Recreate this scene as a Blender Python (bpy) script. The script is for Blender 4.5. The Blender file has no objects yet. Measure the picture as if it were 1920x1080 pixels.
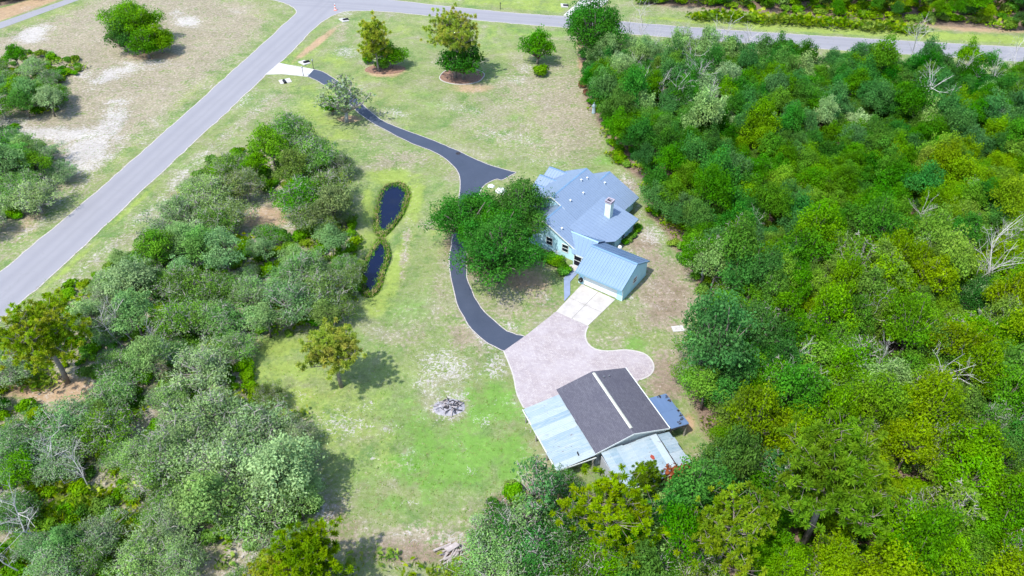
import bpy, math, random
import numpy as np
from mathutils import Vector, Matrix, geometry

# ------------------------------------------------------------------ camera, sky, sun, exposure
random.seed(7)
scn = bpy.context.scene
FOC, PITCH, CAMH = 1450.0, math.radians(40.0), 67.0
cam_data = bpy.data.cameras.new('drone_camera')
cam = bpy.data.objects.new('drone_camera', cam_data)
scn.collection.objects.link(cam)
cam.location = (0, 0, CAMH)
cam.rotation_euler = (math.radians(90) - PITCH, 0, 0)
cam_data.sensor_width = 36.0
cam_data.lens = 36.0 * FOC / 1920.0
cam_data.clip_start = 0.5
cam_data.clip_end = 9000
scn.camera = cam

SUN_EL, SUN_AZ = math.radians(60), math.radians(228)      # azimuth clockwise from +Y towards the sun
w = bpy.data.worlds.new('World'); scn.world = w; w.use_nodes = True
wn = w.node_tree.nodes; wn.clear()
sky = wn.new('ShaderNodeTexSky'); sky.sky_type = 'NISHITA'; sky.sun_disc = False
sky.sun_elevation = SUN_EL; sky.sun_rotation = SUN_AZ
bg = wn.new('ShaderNodeBackground'); bg.inputs['Strength'].default_value = 0.15
wo = wn.new('ShaderNodeOutputWorld')
w.node_tree.links.new(sky.outputs[0], bg.inputs[0]); w.node_tree.links.new(bg.outputs[0], wo.inputs[0])
sl = bpy.data.lights.new('sun', 'SUN'); sl.energy = 2.6; sl.angle = math.radians(1.0); sl.color = (1.0, 0.95, 0.88)
so = bpy.data.objects.new('sun', sl); scn.collection.objects.link(so)
sdir = Vector((math.sin(SUN_AZ) * math.cos(SUN_EL), math.cos(SUN_AZ) * math.cos(SUN_EL), math.sin(SUN_EL)))
so.location = sdir * 200
so.rotation_euler = (-sdir).to_track_quat('-Z', 'Y').to_euler()
vs = scn.view_settings
vs.view_transform = 'Standard'; vs.look = 'None'; vs.gamma = 1.0; vs.use_curve_mapping = False
vs.exposure = 1.2

COL = scn.collection
SP, CP = math.sin(PITCH), math.cos(PITCH)


def G(x, y, z=0.0):
    """photo position -> the point of the place at height z that the survey of the photograph puts there"""
    u = (x - 960) / FOC; v = (540 - y) / FOC
    t = (z - CAMH) / (-SP + v * CP)
    return Vector((u * t, (CP + v * SP) * t, z))


def PX(X, Y, Z=0.0):
    dz = Z - CAMH
    zc = Y * CP - dz * SP; yc = Y * SP + dz * CP
    return 960 + FOC * X / zc, 540 - FOC * yc / zc


# ------------------------------------------------------------------ helpers: objects
def tag(o, label=None, cat=None, group=None, kind=None):
    if label: o['label'] = label
    if cat: o['category'] = cat
    if group: o['group'] = group
    if kind: o['kind'] = kind
    return o


def empty(name, loc, rz=0.0, label=None, cat=None, group=None):
    o = bpy.data.objects.new(name, None); COL.objects.link(o)
    o.empty_display_size = 0.3
    o.location = loc; o.rotation_euler = (0, 0, rz)
    return tag(o, label, cat, group)


def obj(name, me, parent=None, mat=None, loc=None):
    o = bpy.data.objects.new(name, me); COL.objects.link(o)
    if parent: o.parent = parent
    if loc is not None: o.location = loc
    if mat and not me.materials: me.materials.append(mat)
    return o


def mesh(name, V, F, mats=(), midx=None, smooth=False, attrs=None):
    me = bpy.data.meshes.new(name)
    V = np.asarray(V, dtype=np.float32)
    if isinstance(F, np.ndarray):
        k = F.shape[1]; n = len(F)
        me.vertices.add(len(V)); me.vertices.foreach_set('co', V.ravel())
        me.loops.add(n * k); me.loops.foreach_set('vertex_index', F.ravel().astype(np.int32))
        me.polygons.add(n); me.polygons.foreach_set('loop_start', (np.arange(n) * k).astype(np.int32))
        try: me.polygons.foreach_set('loop_total', np.full(n, k, dtype=np.int32))
        except Exception: pass
        me.update(calc_edges=True)
    else:
        me.from_pydata(V.tolist(), [], F); me.update()
    for m in mats: me.materials.append(m)
    if midx is not None: me.polygons.foreach_set('material_index', np.asarray(midx, dtype=np.int32))
    if smooth: me.polygons.foreach_set('use_smooth', np.ones(len(me.polygons), dtype=bool))
    if attrs:
        for an, av in attrs.items():
            a = me.attributes.new(an, 'FLOAT', 'POINT'); a.data.foreach_set('value', np.asarray(av, dtype=np.float32))
    return me


class MB:
    """collects boxes, prisms and tubes for ONE mesh"""
    def __init__(s): s.V = []; s.F = []
    def add(s, V, F):
        o = len(s.V); s.V += [tuple(p) for p in V]; s.F += [tuple(i + o for i in f) for f in F]; return s
    def box(s, x0, y0, z0, x1, y1, z1):
        V = [(x0, y0, z0), (x1, y0, z0), (x1, y1, z0), (x0, y1, z0), (x0, y0, z1), (x1, y0, z1), (x1, y1, z1), (x0, y1, z1)]
        return s.add(V, [(0, 3, 2, 1), (4, 5, 6, 7), (0, 1, 5, 4), (1, 2, 6, 5), (2, 3, 7, 6), (3, 0, 4, 7)])
    def slab(s, pts, t):
        """planar polygon pts (counter-clockwise from above) given thickness t downwards along its normal"""
        P = [Vector(p) for p in pts]; n = (P[1] - P[0]).cross(P[2] - P[0]).normalized()
        if n.z < 0: P.reverse(); n = -n
        k = len(P); V = P + [p - n * t for p in P]
        F = [tuple(range(k)), tuple(range(2 * k - 1, k - 1, -1))] + [(i, i + k, (i + 1) % k + k, (i + 1) % k) for i in range(k)]
        return s.add(V, F)
    def extrude(s, prof, axis, a0, a1):
        """profile polygon of (h, z) swept along axis 'u' or 'v'"""
        k = len(prof)
        f = (lambda h, z, a: (h, a, z)) if axis == 'v' else (lambda h, z, a: (a, h, z))
        V = [f(h, z, a0) for h, z in prof] + [f(h, z, a1) for h, z in prof]
        F = [tuple(range(k)), tuple(range(2 * k - 1, k - 1, -1))] + [(i, (i + 1) % k, (i + 1) % k + k, i + k) for i in range(k)]
        return s.add(V, F)
    def tube(s, pts, rads, n=5):
        pts = [Vector(p) for p in pts]; base = len(s.V); up = Vector((0.13, 0.21, 0.97))
        for i, p in enumerate(pts):
            d = (pts[min(i + 1, len(pts) - 1)] - pts[max(i - 1, 0)])
            if d.length < 1e-6: d = Vector((0, 0, 1))
            d.normalize()
            a = d.cross(up if abs(d.dot(up)) < .95 else Vector((1, 0, 0))).normalized(); b = d.cross(a)
            for k in range(n):
                t = 2 * math.pi * k / n
                s.V.append(tuple(p + (a * math.cos(t) + b * math.sin(t)) * rads[i]))
        for i in range(len(pts) - 1):
            for k in range(n):
                a0 = base + i * n + k; a1 = base + i * n + (k + 1) % n
                s.F.append((a0, a1, a1 + n, a0 + n))
        e = base + (len(pts) - 1) * n
        s.F.append(tuple(range(e, e + n))); s.F.append(tuple(range(base + n - 1, base - 1, -1)))
        return s
    def me(s, name, mat=None, smooth=False):
        m = bpy.data.meshes.new(name); m.from_pydata(s.V, [], s.F); m.update()
        if mat: m.materials.append(mat)
        if smooth: m.polygons.foreach_set('use_smooth', np.ones(len(m.polygons), dtype=bool))
        return m
    def obj(s, name, mat, parent=None, smooth=False, loc=None):
        return obj(name, s.me(name, mat, smooth), parent, None, loc)


def copy_tree(o, parent=None):
    c = o.copy(); COL.objects.link(c); c.parent = parent
    for ch in o.children: copy_tree(ch, c)
    return c


# ------------------------------------------------------------------ helpers: materials
class NT:
    def __init__(s, name):
        s.m = bpy.data.materials.new(name); s.m.use_nodes = True
        s.t = s.m.node_tree; s.n = s.t.nodes; s.n.clear()
        s.out = s.n.new('ShaderNodeOutputMaterial')
        s.b = s.n.new('ShaderNodeBsdfPrincipled'); s.L(s.b.outputs[0], s.out.inputs[0])
        s.tc = s.n.new('ShaderNodeTexCoord')
    def L(s, a, b): s.t.links.new(a, b)
    def noise(s, scale, detail=6, rough=.6, coord='Object', dist=0.0, vec=None):
        k = s.n.new('ShaderNodeTexNoise'); k.inputs['Scale'].default_value = scale; k.inputs['Detail'].default_value = detail
        k.inputs['Roughness'].default_value = rough; k.inputs['Distortion'].default_value = dist
        s.L(vec if vec is not None else s.tc.outputs[coord], k.inputs['Vector']); return k.outputs['Fac']
    def scaled(s, sc, coord='Object', rot=(0, 0, 0)):
        k = s.n.new('ShaderNodeMapping'); k.inputs['Scale'].default_value = sc; k.inputs['Rotation'].default_value = rot
        s.L(s.tc.outputs[coord], k.inputs['Vector']); return k.outputs[0]
    def ramp(s, v, stops, interp='LINEAR'):
        k = s.n.new('ShaderNodeValToRGB'); k.color_ramp.interpolation = interp
        e = k.color_ramp.elements
        while len(e) < len(stops): e.new(0.5)
        for i, (p, c) in enumerate(stops):
            e[i].position = p; e[i].color = (c, c, c, 1) if isinstance(c, (int, float)) else (*c, 1)
        s.L(v, k.inputs[0]); return k.outputs[0]
    def mix(s, f, a, b, mode='MIX'):
        k = s.n.new('ShaderNodeMix'); k.data_type = 'RGBA'; k.blend_type = mode
        for q, i in ((f, 0), (a, 6), (b, 7)):
            if isinstance(q, (int, float)): k.inputs[i].default_value = q
            elif isinstance(q, tuple): k.inputs[i].default_value = (*q, 1)
            else: s.L(q, k.inputs[i])
        return k.outputs[2]
    def math(s, op, a, b=None, c=None):
        k = s.n.new('ShaderNodeMath'); k.operation = op
        for i, q in enumerate((a, b, c)):
            if q is None: continue
            if isinstance(q, (int, float)): k.inputs[i].default_value = q
            else: s.L(q, k.inputs[i])
        return k.outputs[0]
    def attr(s, name):
        k = s.n.new('ShaderNodeAttribute'); k.attribute_name = name; return k.outputs['Fac']
    def rnd(s):
        return s.n.new('ShaderNodeObjectInfo').outputs['Random']
    def bump(s, h, strength=.4, dist=.05):
        k = s.n.new('ShaderNodeBump'); k.inputs['Strength'].default_value = strength; k.inputs['Distance'].default_value = dist
        s.L(h, k.inputs['Height']); s.L(k.outputs[0], s.b.inputs['Normal'])
    def base(s, c, rough=.8, metal=0.0, spec=.3):
        if isinstance(c, tuple): s.b.inputs['Base Color'].default_value = (*c, 1)
        else: s.L(c, s.b.inputs['Base Color'])
        s.b.inputs['Roughness'].default_value = rough; s.b.inputs['Metallic'].default_value = metal
        s.b.inputs['Specular IOR Level'].default_value = spec
        return s.m


def sc3(c, k): return tuple(v * k for v in c)


def plain(name, c, rough=.7, var=.15, scale=1.5, metal=0.0, spec=.3, bump=0.0):
    t = NT(name); n = t.noise(scale, 7, .65)
    col = t.mix(t.ramp(n, [(.3, 0.0), (.7, 1.0)]), sc3(c, 1 - var), sc3(c, 1 + var))
    r = t.rnd()
    if bump: t.bump(t.noise(scale * 12, 4), bump, .03)
    col = t.mix(t.math('MULTIPLY', r, .12), col, sc3(c, .75))
    return t.base(col, rough, metal, spec)


def leafmat(name, a, b, c=None, trans=.3, rough=.6, spec=.09):
    """leaves: colour varies leaf by leaf (tint), clump by clump and plant by plant"""
    t = NT(name)
    tint = t.attr('tint')
    col = t.mix(tint, a, b)
    if c:
        cl = t.noise(.55, 3, .5)
        col = t.mix(t.ramp(cl, [(.45, 0.0), (.65, .8)]), col, c)
    r = t.rnd()
    hs = t.n.new('ShaderNodeHueSaturation')
    hue0 = t.math('MULTIPLY_ADD', r, .022, .489)
    r2 = t.math('FRACT', t.math('MULTIPLY', r, 7.31))
    geo = t.n.new('ShaderNodeNewGeometry')
    wv = t.noise(.33, 6, .62, vec=geo.outputs['Position']); wh = t.noise(.14, 4, .6, vec=geo.outputs['Position'])
    vv = t.math('MULTIPLY_ADD', t.math('SUBTRACT', wv, .5), 1.9, t.math('MULTIPLY_ADD', r2, .30, .93))
    t.L(t.math('MAXIMUM', vv, .45), hs.inputs['Value'])
    r3 = t.math('FRACT', t.math('MULTIPLY', r, 17.77))
    t.L(t.math('MULTIPLY_ADD', r3, .3, .93), hs.inputs['Saturation'])
    t.L(t.math('MULTIPLY_ADD', t.math('SUBTRACT', wh, .5), -.08, t.math('ADD', hue0, .005)), hs.inputs['Hue'])
    t.L(col, hs.inputs['Color']); col = hs.outputs[0]
    t.base(col, rough, 0, spec)
    tr = t.n.new('ShaderNodeBsdfTranslucent'); t.L(col, tr.inputs['Color'])
    ms = t.n.new('ShaderNodeMixShader'); ms.inputs[0].default_value = trans
    t.L(t.b.outputs[0], ms.inputs[1]); t.L(tr.outputs[0], ms.inputs[2]); t.L(ms.outputs[0], t.out.inputs[0])
    return t.m


M = {}
M['leaf_dark'] = leafmat('leaf_dark_green', (.026, .095, .014), (.068, .20, .026), (.045, .145, .026), trans=.35)
M['leaf_mid'] = leafmat('leaf_mid_green', (.042, .135, .012), (.125, .300, .026), (.09, .235, .02), trans=.38)
M['leaf_bright'] = leafmat('leaf_bright_green', (.075, .19, .010), (.19, .38, .025), (.15, .31, .022), trans=.38)
M['leaf_yellow'] = leafmat('leaf_yellow_green', (.11, .21, .012), (.25, .38, .03), (.20, .33, .022), trans=.38)
M['leaf_blue'] = leafmat('leaf_cool_green', (.038, .13, .03), (.11, .265, .062), (.08, .22, .05), trans=.35)
M['leaf_olive'] = leafmat('leaf_olive', (.085, .155, .025), (.19, .29, .05), (.15, .22, .045), trans=.3)
M['leaf_lit'] = leafmat('leaf_mid_overexposed', (.075, .185, .028), (.20, .36, .065), (.16, .30, .05), trans=.35)  # brighter copy of mid green: overexposure on the left put into the colour
M['leaf_lit_olive'] = leafmat('leaf_olive_overexposed', (.11, .18, .05), (.25, .34, .10), (.20, .28, .09), trans=.35)  # olive lightened likewise, the left side's strong light painted into the leaves
M['leaf_lit_cool'] = leafmat('leaf_cool_overexposed', (.10, .225, .06), (.25, .43, .15), (.20, .36, .12), trans=.35)  # cool green copy with the overexposed left side's light in its colour
M['leaf_oak'] = leafmat('leaf_oak_green', (.026, .115, .014), (.072, .235, .032), (.052, .185, .024), trans=.3)
M['leaf_sage'] = leafmat('leaf_sage_green', (.145, .25, .08), (.33, .47, .19), (.27, .40, .16), trans=.3)
M['leaf_moss'] = leafmat('grey_moss', (.15, .20, .12), (.25, .31, .20), None, trans=.2, rough=.9, spec=.05)
M['needle'] = leafmat('pine_needles', (.10, .20, .015), (.32, .45, .07), (.29, .36, .05), trans=.5)
M['needle_gold'] = leafmat('pine_needles_golden', (.17, .26, .02), (.42, .50, .09), (.42, .38, .08), trans=.5)
M['needle_dark'] = leafmat('pine_needles_green', (.065, .165, .012), (.20, .355, .035), (.17, .29, .025), trans=.5)
M['palm'] = leafmat('palmetto_leaf', (.09, .19, .012), (.33, .43, .05), (.27, .32, .045), trans=.3, rough=.4)
M['rust_leaf'] = leafmat('dead_brown_leaf', (.12, .045, .025), (.24, .11, .06), None, trans=.1, rough=.9)
M['bark'] = plain('bark_grey', (.16, .14, .12), .9, .35, 4, bump=.5)
M['bark_pale'] = plain('bark_pale', (.34, .32, .29), .9, .3, 3, bump=.4)
M['bark_pine'] = plain('pine_bark', (.23, .20, .175), .9, .3, 3, bump=.4)
M['deadwood'] = plain('bleached_dead_wood', (.43, .42, .40), .9, .22, 3)

# ground
def ground_mat():
    t = NT('ground_soil_and_grass')
    n_big = t.noise(.06, 4, .6); n_mid = t.noise(.35, 7, .65, dist=.3); n_fine = t.noise(2.2, 6, .7); n_tiny = t.noise(7.0, 3, .7)
    n_b2 = t.noise(.16, 7, .65, dist=.6)
    def lay(maskname, noise, k, lo, hi):
        a = t.math('MULTIPLY_ADD', t.math('SUBTRACT', noise, .5), k, t.attr(maskname))
        mr = t.n.new('ShaderNodeMapRange'); mr.interpolation_type = 'SMOOTHSTEP'
        mr.inputs['From Min'].default_value = lo; mr.inputs['From Max'].default_value = hi
        t.L(a, mr.inputs['Value']); return mr.outputs[0]
    mixed = t.math('ADD', t.math('MULTIPLY', n_mid, .55), t.math('MULTIPLY', n_fine, .45))
    speck = t.math('ADD', t.math('MULTIPLY', n_fine, .6), t.math('MULTIPLY', n_tiny, .4))
    grass = t.mix(t.ramp(n_mid, [(.35, 0.0), (.65, 1.0)]), (.105, .175, .045), (.165, .24, .068))
    grass = t.mix(t.ramp(n_big, [(.4, 0.0), (.62, .75)]), grass, (.185, .225, .075))
    # straw flecks everywhere in the grass
    grass = t.mix(t.math('MULTIPLY', t.ramp(speck, [(.46, 0.0), (.62, 1.0)]), .65), grass, (.31, .29, .20))
    grass = t.mix(t.math('MULTIPLY', t.ramp(n_b2, [(.50, 0.0), (.62, 1.0)]), .55), grass, (.26, .235, .16))
    grass = t.mix(t.math('MULTIPLY', t.ramp(n_b2, [(.36, 1.0), (.46, 0.0)]), .6), grass, (.085, .17, .045))
    lush = t.mix(n_fine, (.085, .19, .032), (.17, .30, .062))
    lime = t.mix(n_fine, (.17, .235, .045), (.26, .33, .085))
    dryc = t.mix(t.ramp(n_fine, [(.3, 0.0), (.7, 1.0)]), (.19, .155, .11), (.37, .315, .25))
    dryc = t.mix(t.ramp(n_mid, [(.48, 0.0), (.68, .6)]), dryc, (.15, .185, .07))
    dryc = t.mix(t.ramp(speck, [(.54, 0.0), (.64, .75)]), dryc, (.44, .40, .35))
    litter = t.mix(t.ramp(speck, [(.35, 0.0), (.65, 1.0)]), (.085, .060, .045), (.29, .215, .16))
    orange = t.mix(n_fine, (.26, .17, .10), (.42, .31, .20))
    sandc = t.mix(t.ramp(speck, [(.3, 0.0), (.62, 1.0)]), (.28, .255, .215), (.46, .44, .425))
    c = t.mix(lay('lush', mixed, 4.2, .30, .95), grass, lush)
    c = t.mix(lay('lime', mixed, 3.2, .30, .90), c, lime)
    c = t.mix(lay('dry', mixed, 4.0, .30, .95), c, dryc)
    c = t.mix(lay('orange', mixed, 1.2, .3, .8), c, orange)
    c = t.mix(lay('litter', mixed, 1.2, .3, .75), c, litter)
    n_s = t.math('ADD', t.math('MULTIPLY', n_b2, .42), t.math('MULTIPLY', speck, .58))
    c = t.mix(t.math('MULTIPLY', lay('sand', n_s, 6.5, .30, 1.0), .88), c, sandc)
    n_g = t.noise(2.3, 6, .72, dist=1.2)
    c = t.mix(t.math('MULTIPLY', lay('gravel', n_g, 3.4, .52, .78), .92), c, sandc)
    # fine wear: every patch keeps a slightly mottled tone
    c = t.mix(.55, c, t.ramp(t.noise(.9, 9, .78), [(.3, .30), (.7, .70)]), 'OVERLAY')
    c = t.mix(.35, c, t.ramp(t.noise(.13, 6, .65), [(.35, .38), (.65, .62)]), 'OVERLAY')
    t.bump(speck, .9, .12)
    return t.base(c, .95, 0, .1)
M['ground'] = ground_mat()

def road_mat():
    t = NT('sunbleached_road_asphalt')
    n = t.noise(.25, 8, .6); f = t.noise(14, 3, .7)
    c = t.mix(n, (.225, .225, .242), (.275, .275, .295))
    c = t.mix(t.ramp(f, [(.35, 0.0), (.7, .5)]), c, (.23, .23, .255))
    w2 = t.attr('track')
    c = t.mix(t.math('MULTIPLY', w2, .5), c, (.24, .24, .265))
    sp = t.n.new('ShaderNodeSeparateXYZ'); t.L(t.tc.outputs['Object'], sp.inputs[0])
    for (p, q, lane) in ((G(221, 360), G(478, 128), 1.75), (G(960, 34), G(1420, 68), 1.6)):
        d = (q - p).normalized(); nx, ny = -d.y, d.x; k0 = p.x * nx + p.y * ny
        dd = t.math('SUBTRACT', t.math('ADD', t.math('MULTIPLY', sp.outputs[0], nx), t.math('MULTIPLY', sp.outputs[1], ny)), k0)
        dd = t.math('ADD', dd, t.math('MULTIPLY', t.math('SUBTRACT', n, .5), .8))
        e = t.math('SUBTRACT', t.math('ABSOLUTE', t.math('ABSOLUTE', dd)), lane)
        g = t.math('POWER', 2.718, t.math('MULTIPLY', t.math('MULTIPLY', e, e), -2.2))
        c = t.mix(t.math('MULTIPLY', g, .42), c, (.195, .195, .22))
        g2 = t.math('POWER', 2.718, t.math('MULTIPLY', t.math('MULTIPLY', dd, dd), -9.0))
        c = t.mix(t.math('MULTIPLY', g2, .35), c, (.20, .20, .22))
    cr = t.n.new('ShaderNodeTexVoronoi'); cr.feature = 'DISTANCE_TO_EDGE'; cr.inputs['Scale'].default_value = .18
    nz = t.n.new('ShaderNodeTexNoise'); nz.inputs['Scale'].default_value = .7; t.L(t.tc.outputs['Object'], nz.inputs['Vector'])
    va = t.n.new('ShaderNodeVectorMath'); va.operation = 'MULTIPLY_ADD'; t.L(nz.outputs['Color'], va.inputs[0]); va.inputs[1].default_value = (3, 3, 0); t.L(t.tc.outputs['Object'], va.inputs[2])
    t.L(va.outputs[0], cr.inputs['Vector'])
    c = t.mix(t.ramp(cr.outputs['Distance'], [(0.0, .25), (.012, 0.0)]), c, (.19, .19, .20))
    t.bump(f, .3, .02)
    return t.base(c, .85, 0, .25)
M['road'] = road_mat()

def drive_mat():
    t = NT('fresh_sealed_asphalt')
    n = t.noise(.4, 7, .6); f = t.noise(9, 4, .7)
    c = t.mix(n, (.030, .042, .068), (.055, .070, .105))
    c = t.mix(t.ramp(f, [(.55, 0.0), (.8, .5)]), c, (.11, .115, .14))
    c = t.mix(t.ramp(t.noise(.9, 8, .7), [(.62, 0.0), (.75, .45)]), c, (.13, .13, .15))
    t.bump(f, .4, .02)
    return t.base(c, .6, 0, .4)
M['drive'] = drive_mat()

def paver_mat():
    t = NT('pink_brick_pavers')
    b = t.n.new('ShaderNodeTexBrick'); b.inputs['Scale'].default_value = 1.0
    b.inputs['Brick Width'].default_value = .42; b.inputs['Row Height'].default_value = .21; b.inputs['Mortar Size'].default_value = .018
    b.inputs['Color1'].default_value = (.35, .31, .31, 1); b.inputs['Color2'].default_value = (.43, .395, .39, 1); b.inputs['Mortar'].default_value = (.24, .20, .20, 1)
    t.L(t.scaled((1, 1, 1), rot=(0, 0, .62)), b.inputs['Vector'])
    v = t.n.new('ShaderNodeTexVoronoi'); v.inputs['Scale'].default_value = 3.6; t.L(t.tc.outputs['Object'], v.inputs['Vector'])
    sx = t.n.new('ShaderNodeSeparateColor'); t.L(v.outputs['Color'], sx.inputs[0])
    c = t.mix(t.ramp(sx.outputs[0], [(0, 0.0), (1, .8)]), b.outputs['Color'], (.27, .235, .25))
    c = t.mix(t.ramp(t.noise(.3, 6), [(.4, 0.0), (.7, .5)]), c, (.43, .40, .42))
    t.bump(b.outputs['Fac'], -.3, .02)
    return t.base(c, .85, 0, .2)
M['paver'] = paver_mat()
M['concrete'] = plain('driveway_concrete', (.43, .41, .385), .85, .16, .9, bump=.15)
M['concrete_white'] = plain('white_concrete', (.46, .455, .44), .85, .08, .9)
M['curb'] = plain('gravel_edging', (.40, .37, .34), .9, .35, 3.0)
M['walk'] = plain('grey_walk_concrete', (.20, .25, .36), .8, .1, 1.2)

def metal_roof(name, c1, c2, rough=.42):
    t = NT(name)
    n = t.noise(.5, 6, .6); r = t.rnd()
    c = t.mix(n, c1, c2)
    c = t.mix(t.math('MULTIPLY', r, .3), c, sc3(c1, .85))
    st = t.noise(1.0, 5, .6, vec=t.scaled((2.5, .35, 1)))
    c = t.mix(t.ramp(st, [(.5, 0.0), (.75, .35)]), c, sc3(c2, 1.15))
    return t.base(c, rough, 0.15, .4)
M['roof_sky_tint'] = metal_roof('house_sky_tinted_metal', (.195, .265, .37), (.23, .305, .415))  # galvalume: the blue sky it reflects is put into the base colour
M['roof_garage'] = metal_roof('garage_sky_tinted_metal', (.16, .25, .385), (.19, .29, .43))  # reflected sky blue painted into the bare metal here too
M['seam'] = plain('roof_seam_metal', (.19, .26, .365), .45, .1, 1, .15)
M['ridge'] = plain('ridge_cap_metal', (.17, .30, .46), .4, .1, 1, .2)

def sheet_mat():
    t = NT('weathered_galvanised_sheet')
    r = t.rnd()
    c = t.mix(r, (.24, .335, .39), (.40, .47, .50))
    st = t.noise(1.3, 6, .65, vec=t.scaled((.5, 2.6, 1)))
    c = t.mix(t.ramp(st, [(.45, 0.0), (.72, .6)]), c, (.47, .51, .525))
    c = t.mix(t.ramp(t.noise(.8, 7, .7), [(.55, 0.0), (.75, .55)]), c, (.19, .285, .36))
    rust = t.noise(2.0, 8, .75, vec=t.scaled((.7, 1.6, 1)))
    c = t.mix(t.ramp(rust, [(.61, 0.0), (.66, .85)]), c, (.16, .10, .08))
    return t.base(c, .5, .2, .4)
M['sheet'] = sheet_mat()
M['sheet_blue'] = metal_roof('blue_sheet_metal', (.10, .165, .285), (.14, .21, .35), .4)

def shingle_mat():
    t = NT('charcoal_shingles')
    b = t.n.new('ShaderNodeTexBrick'); b.inputs['Scale'].default_value = 1
    b.inputs['Brick Width'].default_value = .32; b.inputs['Row Height'].default_value = .16; b.inputs['Mortar Size'].default_value = .012
    b.inputs['Color1'].default_value = (.074, .074, .094, 1); b.inputs['Color2'].default_value = (.108, .108, .132, 1); b.inputs['Mortar'].default_value = (.05, .05, .07, 1)
    t.L(t.scaled((1, 1, 1), rot=(0, 0, math.pi / 2)), b.inputs['Vector'])
    c = t.mix(t.ramp(t.noise(7, 6, .8), [(.4, 0.0), (.7, .55)]), b.outputs['Color'], (.14, .14, .165))
    c = t.mix(t.ramp(t.noise(.5, 5), [(.45, 0.0), (.7, .35)]), c, (.065, .064, .09))
    t.bump(b.outputs['Fac'], -.5, .02)
    return t.base(c, .9, 0, .15)
M['shingle'] = shingle_mat()
M['wall'] = plain('pale_aqua_siding', (.46, .72, .82), .7, .05, .8)
M['wall_g'] = plain('aqua_garage_siding', (.44, .75, .88), .7, .05, .8)
M['white'] = plain('white_paint', (.66, .71, .70), .6, .05, 1)
M['chimney'] = plain('mint_chimney_siding', (.62, .72, .66), .7, .05, 1)
M['fascia'] = plain('blue_fascia', (.20, .36, .46), .6, .05, 1)
M['shedwall'] = plain('grey_shed_siding', (.26, .29, .35), .8, .15, 1.5)
M['glass'] = NT('dark_window_glass').base((.012, .02, .032), .12, 0, .5)
M['screen'] = NT('dark_porch_screen').base((.008, .009, .018), .5, 0, .2)
M['water'] = None
t = NT('dark_pond_water'); t.bump(t.noise(3, 3), .06, .02)
n_ = t.noise(.45, 7, .65); M['water'] = t.base(t.mix(t.ramp(n_, [(.52, 0.0), (.68, 1.0)]), (.002, .006, .030), (.006, .010, .03)), .12, 0, .35)
M['black'] = plain('black_plastic', (.015, .015, .018), .5)
M['char'] = plain('charred_wood', (.045, .043, .05), .9, .5, 3)
M['ash'] = plain('grey_ash', (.30, .295, .32), .95, .5, 2.5, bump=.6)
M['log'] = plain('cut_grey_timber', (.36, .32, .31), .9, .3, 2)
M['orange'] = plain('orange_plastic', (.75, .16, .09), .6)
M['rust'] = plain('red_rust', (.30, .055, .035), .9, .3, 5)
M['mulch'] = plain('pine_bark_mulch', (.22, .13, .09), .95, .5, 3, bump=.6)
M['steel'] = plain('dull_steel', (.30, .32, .34), .5, .1, 1, .6)

# ------------------------------------------------------------------ vegetation meshes
def leaf_quads(C, N, size, rng, aspect=.55, jitter=.35):
    """one rhombic leaf (or leaf spray) per centre C, facing N"""
    n = len(C)
    N = N / (np.linalg.norm(N, axis=1, keepdims=True) + 1e-9)
    R = rng.normal(size=(n, 3)); A = np.cross(N, R); A /= (np.linalg.norm(A, axis=1, keepdims=True) + 1e-9)
    B = np.cross(N, A)
    s = size * (1 + jitter * rng.normal(size=(n, 1))).clip(.4, 1.9)
    a = A * s * .5; b = B * s * .5 * aspect
    fold = N * s * .10
    V = np.stack([C - a, C - b * 1.1 + fold + a * .1, C + a, C + b * 1.1 + fold + a * .1], axis=1).reshape(-1, 3)
    F = np.arange(n * 4).reshape(-1, 4)
    return V, F


def unit(rng, n, zmin=-1.0):
    z = rng.uniform(zmin, 1, n); t = rng.uniform(0, 2 * np.pi, n); r = np.sqrt(1 - z * z)
    return np.stack([r * np.cos(t), r * np.sin(t), z], axis=1)


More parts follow.
